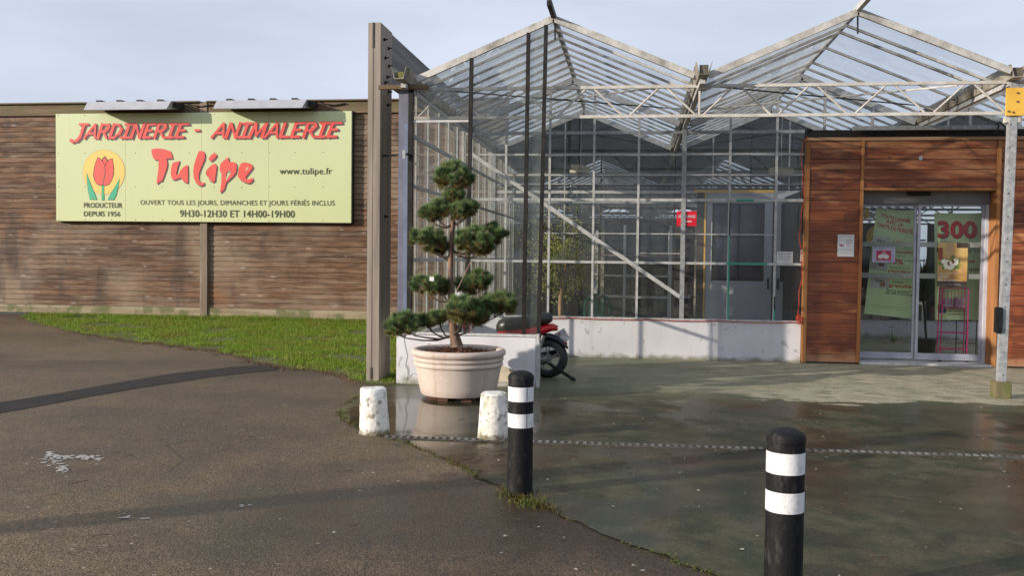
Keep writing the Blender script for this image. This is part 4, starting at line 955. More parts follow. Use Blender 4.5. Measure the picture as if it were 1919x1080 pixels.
# ================================================================== pot and pine
PC = (-1.765, 9.24)
pot = thing('planter', (*PC, 0), 'large round whitewashed terracotta planter on small feet', 'planter')
prof = [(.001, .045), (.375, .045), (.385, .06), (.40, .12), (.425, .26), (.437, .325), (.452, .335), (.458, .352), (.452, .37), (.446, .376), (.452, .384), (.463, .40), (.460, .418), (.450, .426), (.468, .438), (.482, .455), (.484, .478), (.474, .497), (.455, .505), (.425, .502), (.405, .49), (.398, .46), (.396, .40), (.001, .40)]
MB().lathe(prof, (*PC, 0), 96, cap=False).build('bowl', TERRA, pot, smooth=True)
def fs(p): return Vector((p.x, p.y, p.z + mnoise.noise(Vector((p.x * 9, p.y * 9, 0))) * .03 + max(0, .25 - math.hypot(p.x, p.y)) * .12))
MB().lathe([(.001, .452)] + [(.03 * i, .452) for i in range(1, 14)], (*PC, 0), 48, cap=False, fn=fs).build('bark_mulch', SOIL, pot, smooth=True)
random.seed(8); m = MB()
for _ in range(900):
    a = random.random() * 6.3; r = .39 * random.random() ** .5; x, y = PC[0] + cos(a) * r, PC[1] + sin(a) * r; z = .462 + max(0, .25 - r) * .12 + random.random() * .02; b = random.random() * 6.3; l = random.uniform(.008, .03)
    m.add([(x, y, z), (x + cos(b) * l, y + sin(b) * l, z + random.gauss(0, .008)), (x + cos(b + .5) * l, y + sin(b + .5) * l, z + random.gauss(0.004, .008))], [(0, 1, 2)])
m.build('bark_chips', m_veg('bark_chips', (.2, .07, .03), (.07, .03, .015), (.12, .06, .03), .9, 0), pot, fix=False)
for a in (-2.4, -1.9, -1.1, -.4, .8, 2): MB().box(PC[0] + cos(a) * .30 - .05, PC[0] + cos(a) * .30 + .05, PC[1] + sin(a) * .30 - .04, PC[1] + sin(a) * .30 + .04, .004, .05).build('foot', simple('foot_terracotta', (.14, .06, .035), (.09, .04, .025), 9, .8), pot)
pine = thing('cloud_pine', (PC[0], PC[1], .46), 'cloud pruned pine tree with round needle pads growing in the planter', 'tree')
def TPx(px, py, dy=0): return onY(px, py, PC[1] + dy)
tk = [TPx(856, 650), TPx(851, 625), TPx(847, 600), TPx(846, 560), TPx(844, 520), TPx(845, 480), TPx(847, 440), TPx(849, 405), TPx(846, 375), TPx(848, 350)]
m = MB(); m.tube(tk, [.068, .048, .038, .032, .028, .027, .025, .022, .018, .012], 12); m.build('trunk', BARK, pine, smooth=True)
pads = [  # px, py, rx, ry, dy, branch start py
 (850, 338, 45, 33, 0, 372), (852, 368, 24, 11, .0, 372), (820, 395, 27, 22, -.02, 420), (806, 402, 22, 14, .0, 420), (866, 397, 26, 17, -.04, 415), (880, 390, 16, 12, .02, 415),
 (803, 451, 42, 23, -.06, 478), (825, 465, 22, 14, .05, 478), (884, 456, 40, 28, -.14, 470), (918, 442, 32, 23, .12, 470), (905, 465, 24, 16, 0, 470),
 (803, 538, 38, 20, -.06, 560), (830, 540, 18, 15, .02, 560), (885, 535, 38, 19, .10, 560), (898, 525, 24, 15, .14, 560),
 (868, 585, 38, 29, -.22, 625), (895, 597, 26, 15, -.10, 625), (932, 569, 38, 20, .08, 600), (945, 575, 24, 17, .02, 600), (906, 580, 16, 13, .02, 600),
 (760, 610, 38, 22, -.10, 630), (740, 618, 22, 15, -.04, 630), (800, 603, 24, 14, .0, 630), (822, 596, 16, 12, .0, 630)]
random.seed(4); nd = MB(); ol = MB(); tw = MB()
PXM = 1 / 1723.06 * 9.3
for (cx, cy, rx, ry, dy, bs) in pads:
    C = TPx(cx, cy, dy); a, c = rx * PXM, ry * PXM; bdy = max(a * .85, .1)
    st = TPx(847, bs); mid = st.lerp(C, .5) + Vector((0, 0, -.07 - .04 * random.random())); end = C - Vector((0, 0, c * .5))
    if abs(cx - 848) > 8: tw.tube([st, st.lerp(mid, .5) + Vector((0, random.gauss(0, .02), -.02)), mid, mid.lerp(end, .6) + Vector((0, 0, -.02)), end], [.013, .011, .009, .007, .004], 6)
    for _ in range(3):
        q = C + Vector((random.uniform(-.6, .6) * a, random.uniform(-.5, .5) * bdy, 0)); tw.tube([mid.lerp(end, .6), mid.lerp(q, .7) + Vector((0, 0, -.03)), q], [.006, .005, .003], 5)
    rx *= 1.0; ry *= 1.02; a, c = rx * PXM, ry * PXM; nt = int(40 * (rx * ry) / 900 + 26)
    for _ in range(nt):
        u = Vector((random.gauss(0, 1), random.gauss(0, 1), random.gauss(.3, .9))).normalized()
        rr = random.uniform(.45, 1.0) ** .5 * (1 + .3 * mnoise.noise(u * 2.2 + C * 3))
        if u.z < 0: rr *= .78
        b = C + Vector((u.x * a, u.y * bdy, u.z * c)) * rr * .88
        ax = (u * .8 + Vector((0, 0, .7)) + Vector((random.gauss(0, .25), random.gauss(0, .25), 0))).normalized()
        oldp = .42 if u.z < -.15 or rr < .62 else (.12 if random.random() < .3 else .0)
        for k in range(230):
            d = (ax * random.uniform(.3, 1.3) + Vector((random.gauss(0, .55), random.gauss(0, .55), random.gauss(0, .5)))).normalized(); L = random.uniform(.04, .078)
            s_ = d.cross(Vector((random.random(), random.random(), random.random()))).normalized() * .0022
            o_ = b + ax * random.uniform(-.02, .015)
            (ol if random.random() < oldp else nd).add([o_ - s_, o_ + s_, o_ + d * L], [(0, 1, 2)])
nd.build('needle_pads', NEED, pine, fix=False); ol.build('old_needles', OLDN, pine, fix=False); tw.build('branches', TWIG, pine, smooth=True)
def card(px0, py0, px1, py1, dy, nm, lab):
    a, b = TPx(px0, py1, dy), TPx(px1, py0, dy); o = MB().box(a.x, b.x, a.y, a.y + .003, a.z, b.z).build(nm, PAPER); tag(o, lab, 'tag', 'white plastic plant tags')
card(805, 519, 813, 527, -.27, 'plant_tag', 'small white square tag clipped on the left pad of the pine')
card(853, 548, 861, 556, -.30, 'plant_tag', 'small white tag hanging on a string at the pine trunk')
tag(MB().tube([TPx(883, 489, -.25), TPx(868, 520, -.28), TPx(854, 549, -.31)], .003).build('string', simple('pinkish_string', (.5, .33, .25), None, 9, .7)), 'thin slanting string holding the tag by the pine trunk', 'string')
tag(MB().tube([onY(px, py, 9.9) for px, py in ((757, 633), (760, 650), (764, 668), (760, 685), (767, 697), (762, 713))] + [onY(775, 700, 9.85), onY(790, 706, 9.8)], .006).build('hanging_cord', simple('grey_cord', (.3, .3, .3), None, 9, .5)), 'thin grey cord hanging down from the pine beside the planter', 'cord')
# ================================================================== scooter
sc = thing('motor_scooter', (-1.5, 10.95, 0), 'red and black motor scooter parked behind the low white wall', 'scooter')
Ysc = 10.95
def wheel(cx, nm, lab=None):
    c = (cx, Ysc, .24); ty = MB(); prof = []
    for i in range(17):
        a = pi * i / 16 - pi / 2; prof.append((.165 + .075 * cos(a) ** .8 if abs(cos(a)) > 1e-4 else .165, .058 * sin(a)))
    prof += [(.150, .05), (.150, -.05)]
    ty.lathe(prof + [prof[0]], c, 48, 'y', cap=False); T = ty.build('wheel', BLKR, sc, smooth=True)
    r = MB(); r.lathe([(.150, -.045), (.158, -.045), (.158, .045), (.150, .045), (.135, .03), (.135, -.03), (.150, -.045)], c, 40, 'y', cap=False); r.lathe([(.045, -.05), (.05, -.04), (.05, .04), (.045, .05)], c, 24, 'y')
    for k in range(5):
        a = 2 * pi * k / 5 + .3
        for da in (-.16, .16): r.bar((c[0] + cos(a) * .04, Ysc - .03, c[2] + sin(a) * .04), (c[0] + cos(a + da) * .14, Ysc - .036, c[2] + sin(a + da) * .14), .014, .02, (0, 1, 0))
    r.build('rim', simple('dark_alloy', (.22, .22, .22), (.35, .35, .35), 8, .35, .6)).parent = T
wheel(-1.005, 'w'); wheel(-2.17, 'w')
s = MB(); s.loft([(-1.63, Ysc, .59, .05, .04), (-1.60, Ysc, .60, .10, .085), (-1.52, Ysc, .62, .13, .10), (-1.38, Ysc, .635, .145, .095), (-1.25, Ysc, .66, .145, .085), (-1.15, Ysc, .69, .14, .085), (-1.06, Ysc, .715, .125, .08), (-.99, Ysc, .72, .10, .065), (-.955, Ysc, .72, .05, .035)], 24, 2.4)
s.build('seat', simple('black_vinyl_seat', (.025, .024, .022), (.035, .033, .03), 12, .33), sc, smooth=True)
s = MB(); s.loft([(-1.60, Ysc, .50, .12, .06), (-1.45, Ysc, .50, .15, .09), (-1.25, Ysc, .53, .155, .08), (-1.08, Ysc, .575, .14, .06), (-.96, Ysc, .61, .11, .045), (-.89, Ysc, .60, .07, .03)], 24, 3)
s.build('rear_bodywork', REDB, sc, smooth=True)
MB().loft([(-1.10, Ysc, .50, .10, .03), (-.98, Ysc, .505, .09, .03), (-.88, Ysc, .47, .075, .035), (-.80, Ysc, .40, .065, .03), (-.765, Ysc, .365, .05, .016)], 16, 3).build('rear_mudguard', simple('dark_navy_plastic', (.015, .018, .035), None, 9, .35), sc, smooth=True)
MB().bar((-.885, Ysc, .56), (-.80, Ysc, .43), .16, .006, (0, 1, 0)).build('number_plate', simple('plate_white', (.6, .6, .62), None, 9, .4), sc)
pl = sc.children[-1]
m = MB()
for k in range(6): m.bar((-.872 + .001, Ysc - .065 + k * .024, .545), (-.858, Ysc - .065 + k * .024, .523), .010, .008, (0, 1, 0))
m.build('tail_light_bracket', simple('tail_red', (.25, .01, .01), None, 9, .3), sc)
MB().loft([(-.83, Ysc, .425, .06, .02), (-.79, Ysc, .42, .06, .022), (-.775, Ysc, .415, .04, .012)], 14, 3).build('rear_reflector', simple('tail_red', (.25, .01, .01), None, 9, .3), sc, smooth=True)
MB().loft([(-1.45, Ysc - .05, .22, .05, .05), (-1.35, Ysc - .06, .22, .09, .08), (-1.12, Ysc - .07, .22, .08, .075), (-1.0, Ysc - .08, .23, .05, .05)], 18, 2.2).build('engine_case', simple('grey_engine', (.22, .22, .22), (.12, .12, .12), 14, .4, .6), sc, smooth=True)
MB().tube([(-1.12, Ysc - .10, .30), (-1.05, Ysc - .11, .52)], [.028, .026], 12).build('shock_absorber', STEEL, sc, smooth=True)
MB().tube([(-1.3, Ysc + .1, .2), (-1.1, Ysc + .12, .24), (-.85, Ysc + .13, .30)], [.03, .05, .05], 12).build('exhaust', BLK, sc, smooth=True)
MB().loft([(-1.95, Ysc, .26, .13, .04), (-1.75, Ysc, .24, .16, .04), (-1.55, Ysc, .26, .15, .06), (-1.42, Ysc, .40, .14, .12)], 20, 3.5).build('floorboard', BLK, sc, smooth=True)
MB().loft([(-1.93, Ysc, .30, .15, .10), (-1.97, Ysc, .50, .2, .14), (-2.02, Ysc, .68, .17, .12), (-2.05, Ysc, .82, .10, .06)], 20, 3).build('leg_shield', REDB, sc, smooth=True)
MB().tube([(-2.17, Ysc, .24), (-2.10, Ysc, .5), (-2.03, Ysc, .84)], [.03, .03, .025], 10).build('fork', BLK, sc)
MB().loft([(-2.36, Ysc, .42, .05, .02), (-2.2, Ysc, .51, .08, .03), (-2.05, Ysc, .48, .07, .03)], 16, 2.5).build('front_mudguard', REDB, sc, smooth=True)
MB().tube([(-1.98, Ysc - .30, .86), (-2.01, Ysc - .1, .87), (-2.01, Ysc + .1, .87), (-1.98, Ysc + .30, .86)], .017, 8).build('handlebar', BLK, sc)
MB().lathe([(.001, -.04), (.06, -.03), (.075, 0), (.06, .05), (.01, .06)], (-2.1, Ysc, .80), 20, 'x', cap=False).build('headlight', STEEL, sc, smooth=True)
MB().tube([(-2.0, Ysc - .22, .87), (-1.97, Ysc - .27, 1.0), (-1.96, Ysc - .30, 1.05)], .006).build('mirror_stem', BLK, sc); MB().lathe([(.001, -.012), (.05, -.01), (.055, .005), (.001, .008)], (-1.96, Ysc - .31, 1.09), 20, 'x', cap=False).build('mirror', BLK, sc, smooth=True)
lk = thing('kickstand', (-.8, 10.75, 0), 'black bar with a knob lying from the scooter wheel onto the ground', 'bar')
MB().tube([(-.99, 10.83, .19), (-.84, 10.77, .11), (-.70, 10.72, .035)], [.014, .018, .02], 10).build('bar', BLK, lk, smooth=True)
MB().loft([(-.73, 10.73, .045, .02, .022), (-.69, 10.715, .03, .028, .026), (-.655, 10.70, .02, .02, .018)], 12, 2.2).build('knob', BLKR, lk, smooth=True)
# ================================================================== things inside and on the glass
it = thing('potted_tree', (-1.12, 14.45, 0), 'yellow green leafy tree standing inside behind the facade glass', 'tree')
MB().lathe([(.001, 0), (.17, 0), (.22, .33), (.235, .34), (.235, .38), (.2, .38), (.2, .34), (.001, .34)], (-1.12, 14.45, 0), 32, cap=False).build('pot', BLK, it, smooth=True)
MB().tube([(-1.10, 14.45, .3), (-1.13, 14.45, .7), (-1.10, 14.45, 1.0), (-1.05, 14.47, 1.3), (-1.1, 14.45, 1.6)], [.06, .05, .045, .03, .015], 10).build('trunk', simple('tan_bark', (.38, .24, .12), (.25, .15, .08), 12, .8, 0, .5, 30), it, smooth=True)
random.seed(9); lf = MB(); br = MB()
for _ in range(30):
    a = random.random() * 6.3; r = random.uniform(.15, .48); z0 = random.uniform(.8, 1.3); e = Vector((-1.1 + cos(a) * r, 14.45 + sin(a) * r, z0 + random.uniform(.1, .7))); br.tube([(-1.1, 14.45, z0), Vector((-1.1, 14.45, z0)).lerp(e, .5) + Vector((0, 0, .05)), e], [.012, .008, .004], 5)
for _ in range(8500):
    u = Vector((random.gauss(0, .29), random.gauss(0, .2), random.gauss(0, .34)));
    p = Vector((-1.06, 14.45, 1.36)) + u
    if mnoise.noise(p * 4.5) < -.12 or p.y < 13.62 or p.z < .72: continue
    d = Vector((random.gauss(0, 1), random.gauss(0, 1), random.gauss(.3, 1))).normalized(); s_ = d.cross(Vector((random.random(), random.random(), random.random()))).normalized() * .009; L = random.uniform(.025, .045)
    lf.add([p, p + d * L * .5 + s_, p + d * L, p + d * L * .5 - s_], [(0, 1, 2, 3)])
br.build('branches', TWIG, it); lf.build('crown', LEAF, it, fix=False)
pt = tag(MB().box(-.62, -.56, 14.1, 14.103, 1.0, 1.10).build('plant_label', PAPER), 'small pale care tag hanging in the leafy tree behind glass', 'tag')
yu = thing('strap_leaved_plant', (4.25, 15.2, 0), 'dark spiky strap leaved plant standing inside between the two banners', 'plant')
MB().lathe([(.001, 0), (.13, 0), (.15, .22), (.001, .22)], (4.62, 15.3, 0), 24).build('pot', BLK, yu, smooth=True)
m = MB()
for _ in range(70):
    a = random.random() * 6.3; e = random.uniform(.5, 1.45); L = random.uniform(.7, 1.35); p = Vector((4.55, 15.3, .8)); d = Vector((cos(a) * cos(e), sin(a) * cos(e), sin(e))); s_ = Vector((-sin(a), cos(a), 0)) * .016
    q = p + d * L * .6; r = p + d * L + Vector((cos(a) * .05, sin(a) * .05, -.12)); m.add([p - s_, p + s_, q + s_, q - s_, r], [(0, 1, 2, 3), (3, 2, 4)])
m.build('leaves', DLEAF, yu, fix=False); MB().tube([(4.62, 15.3, .2), (4.56, 15.3, .85)], .02).build('stem', TWIG, yu)
gt = MB()
for _ in range(60):
    a = random.random() * 6.3; L = random.uniform(.15, .42); e = random.uniform(.2, 1.2); p = Vector((4.55, 16.9, .02)); d = Vector((cos(a) * cos(e), sin(a) * cos(e), sin(e))) * L; s_ = Vector((-sin(a), cos(a), 0)) * .006; gt.add([p - s_, p + s_, p + d], [(0, 1, 2)])
tag(gt.build('grass_tuft', GRASS, fix=False), 'small tuft of grass on the floor seen through the left door leaf', 'plant')
def pendant(x, y, z, L, ang, lab):
    t = thing('pendant_lamp', (x, y, z), lab, 'lamp', 'beige lamps hanging inside')
    dx, dy = cos(ang), sin(ang); a = Vector((x - dx * L / 2, y - dy * L / 2, z)); b = Vector((x + dx * L / 2, y + dy * L / 2, z))
    MB().bar(a + Vector((0, 0, .02)), b + Vector((0, 0, .02)), .15, .08).build('housing', LAMPB, t, bevel=.01); MB().bar(a + Vector((0, 0, -.045)), b + Vector((0, 0, -.045)), .20, .05).build('diffuser', simple('cream_diffuser', (.55, .5, .38), None, 5, .4), t, bevel=.01)
    MB().tube([(x, y, z + .03), (x, y, min(roofz(x), 3.8))], .004, 5).build('cable', ALU, t)
pendant(-.86, 14.6, 2.84, .45, 1.25, 'beige pendant lamp hanging inside above the leafy tree')
pendant(2.22, 14.6, 2.80, .36, .45, 'slanted beige pendant lamp hanging inside left of the timber entrance')
# rack
rk = thing('metal_rack', (0, 15.2, 0), 'grey slotted steel rack with four shelves inside behind the facade', 'rack')
for x in (-.62, -.15, .58):
    MB().box(x - .022, x + .022, 15.0, 15.04, 0, 1.98 if x > -.3 else 1.85).build('upright', ALU, rk); MB().box(x - .018, x + .018, 15.5, 15.53, 0, 1.9).build('upright', ALU, rk)
for z in (1.49, 1.155, .81, .45): MB().box(-.60, .56, 15.05, 15.49, z - .012, z + .012).build('shelf', ALU if z != 1.49 else simple('rosy_shelf', (.42, .3, .27), None, 5, .5), rk)
ch = thing('plastic_chair', (-.58, 14.75, 0), 'dark green plastic garden chair inside beside the leafy tree', 'chair')
for sx in (-.2, .2):
    for sy in (-.18, .2): MB().tube([(-.58 + sx, 14.75 + sy, 0), (-.58 + sx * .9, 14.75 + sy * .9, .42)], .018).build('leg', CHAIR, ch)
    MB().tube([(-.58 + sx * 1.15, 14.58, .42), (-.58 + sx * 1.2, 14.58, .64), (-.58 + sx * 1.2, 14.92, .68)], .018).build('armrest', CHAIR, ch)
MB().box(-.79, -.37, 14.55, 14.96, .41, .435).build('seat', CHAIR, ch, bevel=.01)
m = MB(); arch = [(-.58 + .2 * cos(pi * i / 12), 14.98, .66 + .19 * sin(pi * i / 12)) for i in range(13)]; m.tube([(-.38, 14.96, .42)] + arch + [(-.78, 14.96, .42)], .02)
for i in range(5): m.box(-.72 + i * .06, -.69 + i * .06, 14.97, 14.985, .43, .80)
m.build('backrest', CHAIR, ch)
rs = thing('smoke_vent_sign', (.79, 13.5, 2.07), 'red rectangular sign with white lettering on the facade glass beside the steel pillar', 'sign')
YR = Y2 - .018
a, b = onY(1268, 424, YR), onY(1306, 396, YR)
MB().box(a.x, b.x, YR, YR + .012, a.z, b.z).build('plate', REDP, rs, bevel=.004); text('DÉSENFUMAGE', a.x + .02, b.x - .02, a.z + .12, b.z - .045, YR - .003, WHITE, rs, off=.02)
MB().box(a.x + .06, b.x - .07, YR - .004, YR - .001, a.z + .062, a.z + .078).build('underline', WHITE, rs)
# notices
def notice(px0, py0, px1, py1, Y, nm, lab, lines, mat=PAPER, th=.003):
    a, b = onY(px0, py1, Y), onY(px1, py0, Y); t = thing(nm, ((a.x + b.x) / 2, Y, a.z), lab, 'notice')
    MB().box(a.x, b.x, Y - th, Y, a.z, b.z).build('sheet', mat, t); m = MB(); w, h = b.x - a.x, b.z - a.z
    for (u0, u1, v, hh) in lines: m.box(a.x + w * u0, a.x + w * u1, Y - th - .001, Y - th, b.z - h * (v + hh), b.z - h * v)
    m.build('printed_lines', GREYINK, t); return t, a, b
t_, a, b = notice(1569, 440, 1601, 481, YW - .003, 'paper_notice', 'white paper notice pinned on the red timber cladding', [(.06, .94, .07, .022), (.48, .88, .24, .03), (.1, .4, .25, .015)] + [(.52, .52 + q, .34 + .05 * i, .014) for i, q in enumerate((.4, .3, .2, .32, .28))] + [(.06, .94, .835, .01), (.1, .2, .42, .1), (.3, .38, .43, .09)])
MB().box(a.x + (b.x - a.x) * .2, a.x + (b.x - a.x) * .28, YW - .008, YW - .0065, b.z - (b.z - a.z) * .55, b.z - (b.z - a.z) * .44).build('pink_figure', PINKP, t_)
notice(1455, 472, 1486, 494, Y2 - .006, 'paper_notice', 'small white notice taped on the facade glass left of the entrance', [(.1, .9, .15, .06), (.1, .85, .38, .06), (.15, .8, .58, .06), (.4, .8, .8, .04)])
notice(1500, 468, 1504, 490, Y2 - .006, 'paper_notice', 'narrow white notice on the facade glass at the timber edge', [(.2, .8, .2, .05)])
t_, a, b = notice(1634, 463, 1678, 492, 13.535, 'pink_poster', 'small lilac framed pink poster on the left door leaf', [(.05, .95, .06, .03), (.1, .9, .92, .03)], simple('lilac_paper', (.5, .5, .68), None, 5, .5))
w, h = b.x - a.x, b.z - a.z; MB().box(a.x + w * .18, b.x - w * .18, 13.5295, 13.531, a.z + h * .14, b.z - h * .24).build('pink_picture', PINKP, t_)
m = MB()
for (u, v, r) in ((.36, .42, .11), (.5, .5, .13), (.62, .42, .11), (.5, .66, .06)): disc(m, (a.x + w * u, a.z + h * (v - .05)), w * r, w * r * .9, 13.529 - u * .0008, 16)
m.build('white_shapes', PAPER, t_, fix=False)
# banners
def banner(corners, Y, lab, wave, seed):
    t = thing('banner', ((corners[0][0] + corners[1][0]) / 2, Y, corners[3][1]), lab, 'banner', 'green banners hanging behind the entrance doors')
    TL, TR, BR, BL = [Vector((c[0], 0, c[1])) for c in corners]
    def pos(u, v, off=0):      # u 0..1 left-right, v 0..1 top-bottom
        p = TL.lerp(TR, u).lerp(BL.lerp(BR, u), v)
        d = wave * ((sin(u * 7 + v * 5 + seed) * .018 + sin(u * 13 - v * 9) * .010) * (1 - v * .6) + .03 * math.exp(-((u - .62 + v * .5) ** 2) * 60 - v * 2.2))
        return (p.x, Y + d - off, p.z - (wave * .02 * sin(u * pi) * (1 - v)))
    m = MB(); nu, nv_ = 24, 60; m.add([pos(i / nu, j / nv_) for j in range(nv_ + 1) for i in range(nu + 1)], [(j * (nu + 1) + i, j * (nu + 1) + i + 1, (j + 1) * (nu + 1) + i + 1, (j + 1) * (nu + 1) + i) for j in range(nv_) for i in range(nu)])
    m.build('cloth', BANN, t, smooth=True, fix=False)
    def tx(s, u0, u1, v0, v1, mat, off=.01, nm='lettering', tilt=0):
        text(s, u0, u1, -v1, -v0, 0, mat, t, nm, off=off, fn=lambda X, Z: pos(X, -Z + tilt * (X - .5), .006 if mat is not BINK else .0045))
    def pt(u0, u1, v0, v1, mat, nm):
        m = MB(); m.add([pos(u0 + (u1 - u0) * i / 6, v0 + (v1 - v0) * j / 6, .004) for j in range(7) for i in range(7)], [(j * 7 + i, j * 7 + i + 1, j * 7 + i + 8, j * 7 + i + 7) for j in range(6) for i in range(6)]); m.build(nm, mat, t, fix=False)
    return t, tx, pt, pos
def XZ(px, py, Y): q = onY(px, py, Y); return (q.x, q.z)
Yb = 13.76
t, tx, pt, pos = banner([XZ(1643, 388, Yb), XZ(1716, 394, Yb), XZ(1709, 598, Yb), XZ(1619, 588, Yb)], Yb, 'creased green banner hanging askew behind the left door leaf', 1, 0)
tx("TOUTE L'ANNÉE", .14, .88, .055, .10, BRED, tilt=.05, off=.02); tx('AVEC LA', .28, .70, .105, .145, BRED, tilt=.05, off=.02); tx('CARTE DE FIDÉLITÉ.', .06, .97, .15, .195, BRED, tilt=.05, off=.02)
PIC = simple('pale_picture', (.6, .6, .58), (.45, .44, .42), 12, .5)
pt(.02, .40, .26, .38, PIC, 'picture'); pt(.03, .40, .46, .58, PIC, 'picture'); pt(.05, .47, .63, .75, PIC, 'picture')
pt(.10, .30, .29, .32, simple('picture_brown', (.12, .08, .06), (.2, .12, .1), 20, .5), 'picture_detail'); pt(.2, .32, .51, .54, simple('picture_brown', (.1, .1, .1)), 'picture_detail'); pt(.2, .38, .69, .73, simple('picture_amber', (.4, .25, .03), (.2, .05, .05), 40, .5), 'picture_detail'); pt(.16, .34, .665, .69, simple('picture_blue', (.1, .3, .45), (.3, .2, .15), 40, .5), 'picture_detail')
tx('10%', .48, .74, .285, .335, BRED, .02); tx('de remise', .78, .97, .29, .302, BINK); tx('croquettes', .47, .98, .38, .41, BRED, .012); tx('pour chiens', .6, .8, .42, .432, BINK)
tx('10%', .44, .76, .455, .505, BRED, .02); tx('de remise', .78, .97, .46, .472, BINK); tx('sur nos plantes de', .46, .9, .532, .546, BINK); tx('pépinière', .43, .93, .556, .592, BRED, .012); tx('à partir de 100€', .4, .9, .605, .618, BINK)
tx('Livraison', .55, .78, .66, .68, BINK); tx('gratuite', .47, .96, .69, .73, BRED, .015); tx('dans le secteur**', .42, .97, .745, .765, BINK); tx("dès 300 € d'achats", .40, .99, .77, .79, BINK)
tx('*remise valable toute la saison sur présentation de la carte', .12, .9, .905, .913, BINK, 0); tx('**voir conditions en magasin', .14, .8, .925, .933, BINK, 0)
t, tx, pt, pos = banner([XZ(1751, 399, Yb + .01), XZ(1843, 399, Yb + .01), XZ(1841, 600, Yb + .01), XZ(1752, 600, Yb + .01)], Yb + .01, 'green banner headed 300 hanging behind the right door leaf', .35, 2)
SH = simple('banner_navy', (.02, .02, .03))
for off_, mt, o_ in ((.012, SH, .0), (0, BRED, .006)):
    text('300', .06 + off_, .87 + off_, -.235 - off_ * .5, -.07 - off_ * .5, 0, mt, t, 'numerals' if o_ else 'numeral_shadow', off=.035, fn=lambda X, Z: pos(X, -Z, .004 + o_))
tx('recherche de', .12, .80, .262, .285, BINK); tx('talents verts', -.02 + .05, .92, .315, .365, BINK, .0); tx('à Tulipe', .2, .83, .43, .475, BRED, .02); tx('à Saint-sur mer', .05, .95, .51, .54, BINK)
tx('Vous aimez ?', .27, .6, .855, .872, BINK); tx('Faites-le savoir', .27, .66, .882, .899, BINK); tx('page FACEBOOK', .27, .68, .909, .926, BINK); tx('facebook.com/', .27, .7, .936, .953, BINK)
pt(.06, .24, .86, .935, simple('blue_square', (.03, .06, .2), None, 5, .4), 'blue_square'); text('f', .13, .2, -.932, -.866, 0, WHITE, t, 'f_mark', off=.03, fn=lambda X, Z: pos(X, -Z, .008))
# bouquet poster
bp = thing('bouquet_poster', (4.4, 13.48, 1.1), 'golden poster of a white flower bouquet stuck on the right door leaf', 'poster')
a, b = onY(1756, 537, 13.482), onY(1814, 455, 13.482); w, h = b.x - a.x, b.z - a.z
t3 = NT('golden_print'); x, y, z = t3.sep(); t3.set(t3.mix(t3.rng(t3.noise(9, detail=4), .4, .62), t3.mix(t3.rng(z, a.z, b.z), (.30, .13, .03), (.62, .45, .18)), (.55, .36, .12)), .35)
MB().box(a.x, b.x, 13.479, 13.482, a.z, b.z).build('sheet', t3.m, bp)
random.seed(2)
for nm, mt, n, sp, r0, yy in (('foliage_print', simple('print_green', (.08, .16, .03), (.2, .28, .05), 60, .4), 60, (.36, .17), .05, 13.4775), ('dark_print', simple('print_maroon', (.12, .02, .02), (.2, .05, .03), 60, .4), 16, (.25, .12), .045, 13.4765), ('flower_print', simple('print_cream', (.85, .85, .72), (.75, .76, .6), 80, .4), 26, (.30, .13), .06, 13.4755)):
    m = MB()
    for i in range(n):
        an = random.random() * 6.3; rr = random.random() ** .5; disc(m, (a.x + w * (.42 + sp[0] * cos(an) * rr), a.z + h * (.53 + sp[1] * sin(an) * rr)), w * r0 * random.uniform(.6, 1.3), w * r0 * random.uniform(.6, 1.2), yy - i * .00001, 10)
    m.build(nm, mt, bp, fix=False)
MB().box(a.x + .001, a.x + w * .16, 13.4768, 13.4772, a.z + h * .6, a.z + h * .88).build('figure_print', simple('print_auburn', (.35, .08, .03), (.2, .04, .02), 30, .4), bp)
MB().box(a.x + w * .62, b.x - .001, 13.4768, 13.4772, a.z + h * .88, b.z - .001).build('dark_corner_print', simple('print_dark', (.05, .035, .03)), bp)
MB().box(a.x + .001, b.x - .001, 13.4768, 13.4772, a.z + .001, a.z + h * .12).build('dark_foot_print', simple('print_dark', (.05, .035, .03)), bp)
MB().box(a.x + w * .3, a.x + w * .5, 13.4766, 13.477, a.z + h * .8, a.z + h * .97).build('hand_print', simple('print_skin', (.55, .36, .22), (.45, .3, .2), 30, .4), bp)
text('BOUQUETS DE FÊTES', a.x + w * .04, a.x + w * .68, a.z + h * .285, a.z + h * .31, 13.474, WHITE, bp, off=.015); text('Livrer,', a.x + w * .04, a.x + w * .36, a.z + h * .19, a.z + h * .265, 13.474, WHITE, bp, off=.015); text('faire rêver', a.x + w * .04, a.x + w * .64, a.z + h * .12, a.z + h * .18, 13.474, WHITE, bp)
text('votre fleuriste vous livre partout', a.x + w * .04, a.x + w * .74, a.z + h * .06, a.z + h * .075, 13.474, WHITE, bp); text('un bouquet toute la semaine', a.x + w * .04, a.x + w * .8, a.z + h * .03, a.z + h * .045, 13.474, WHITE, bp)
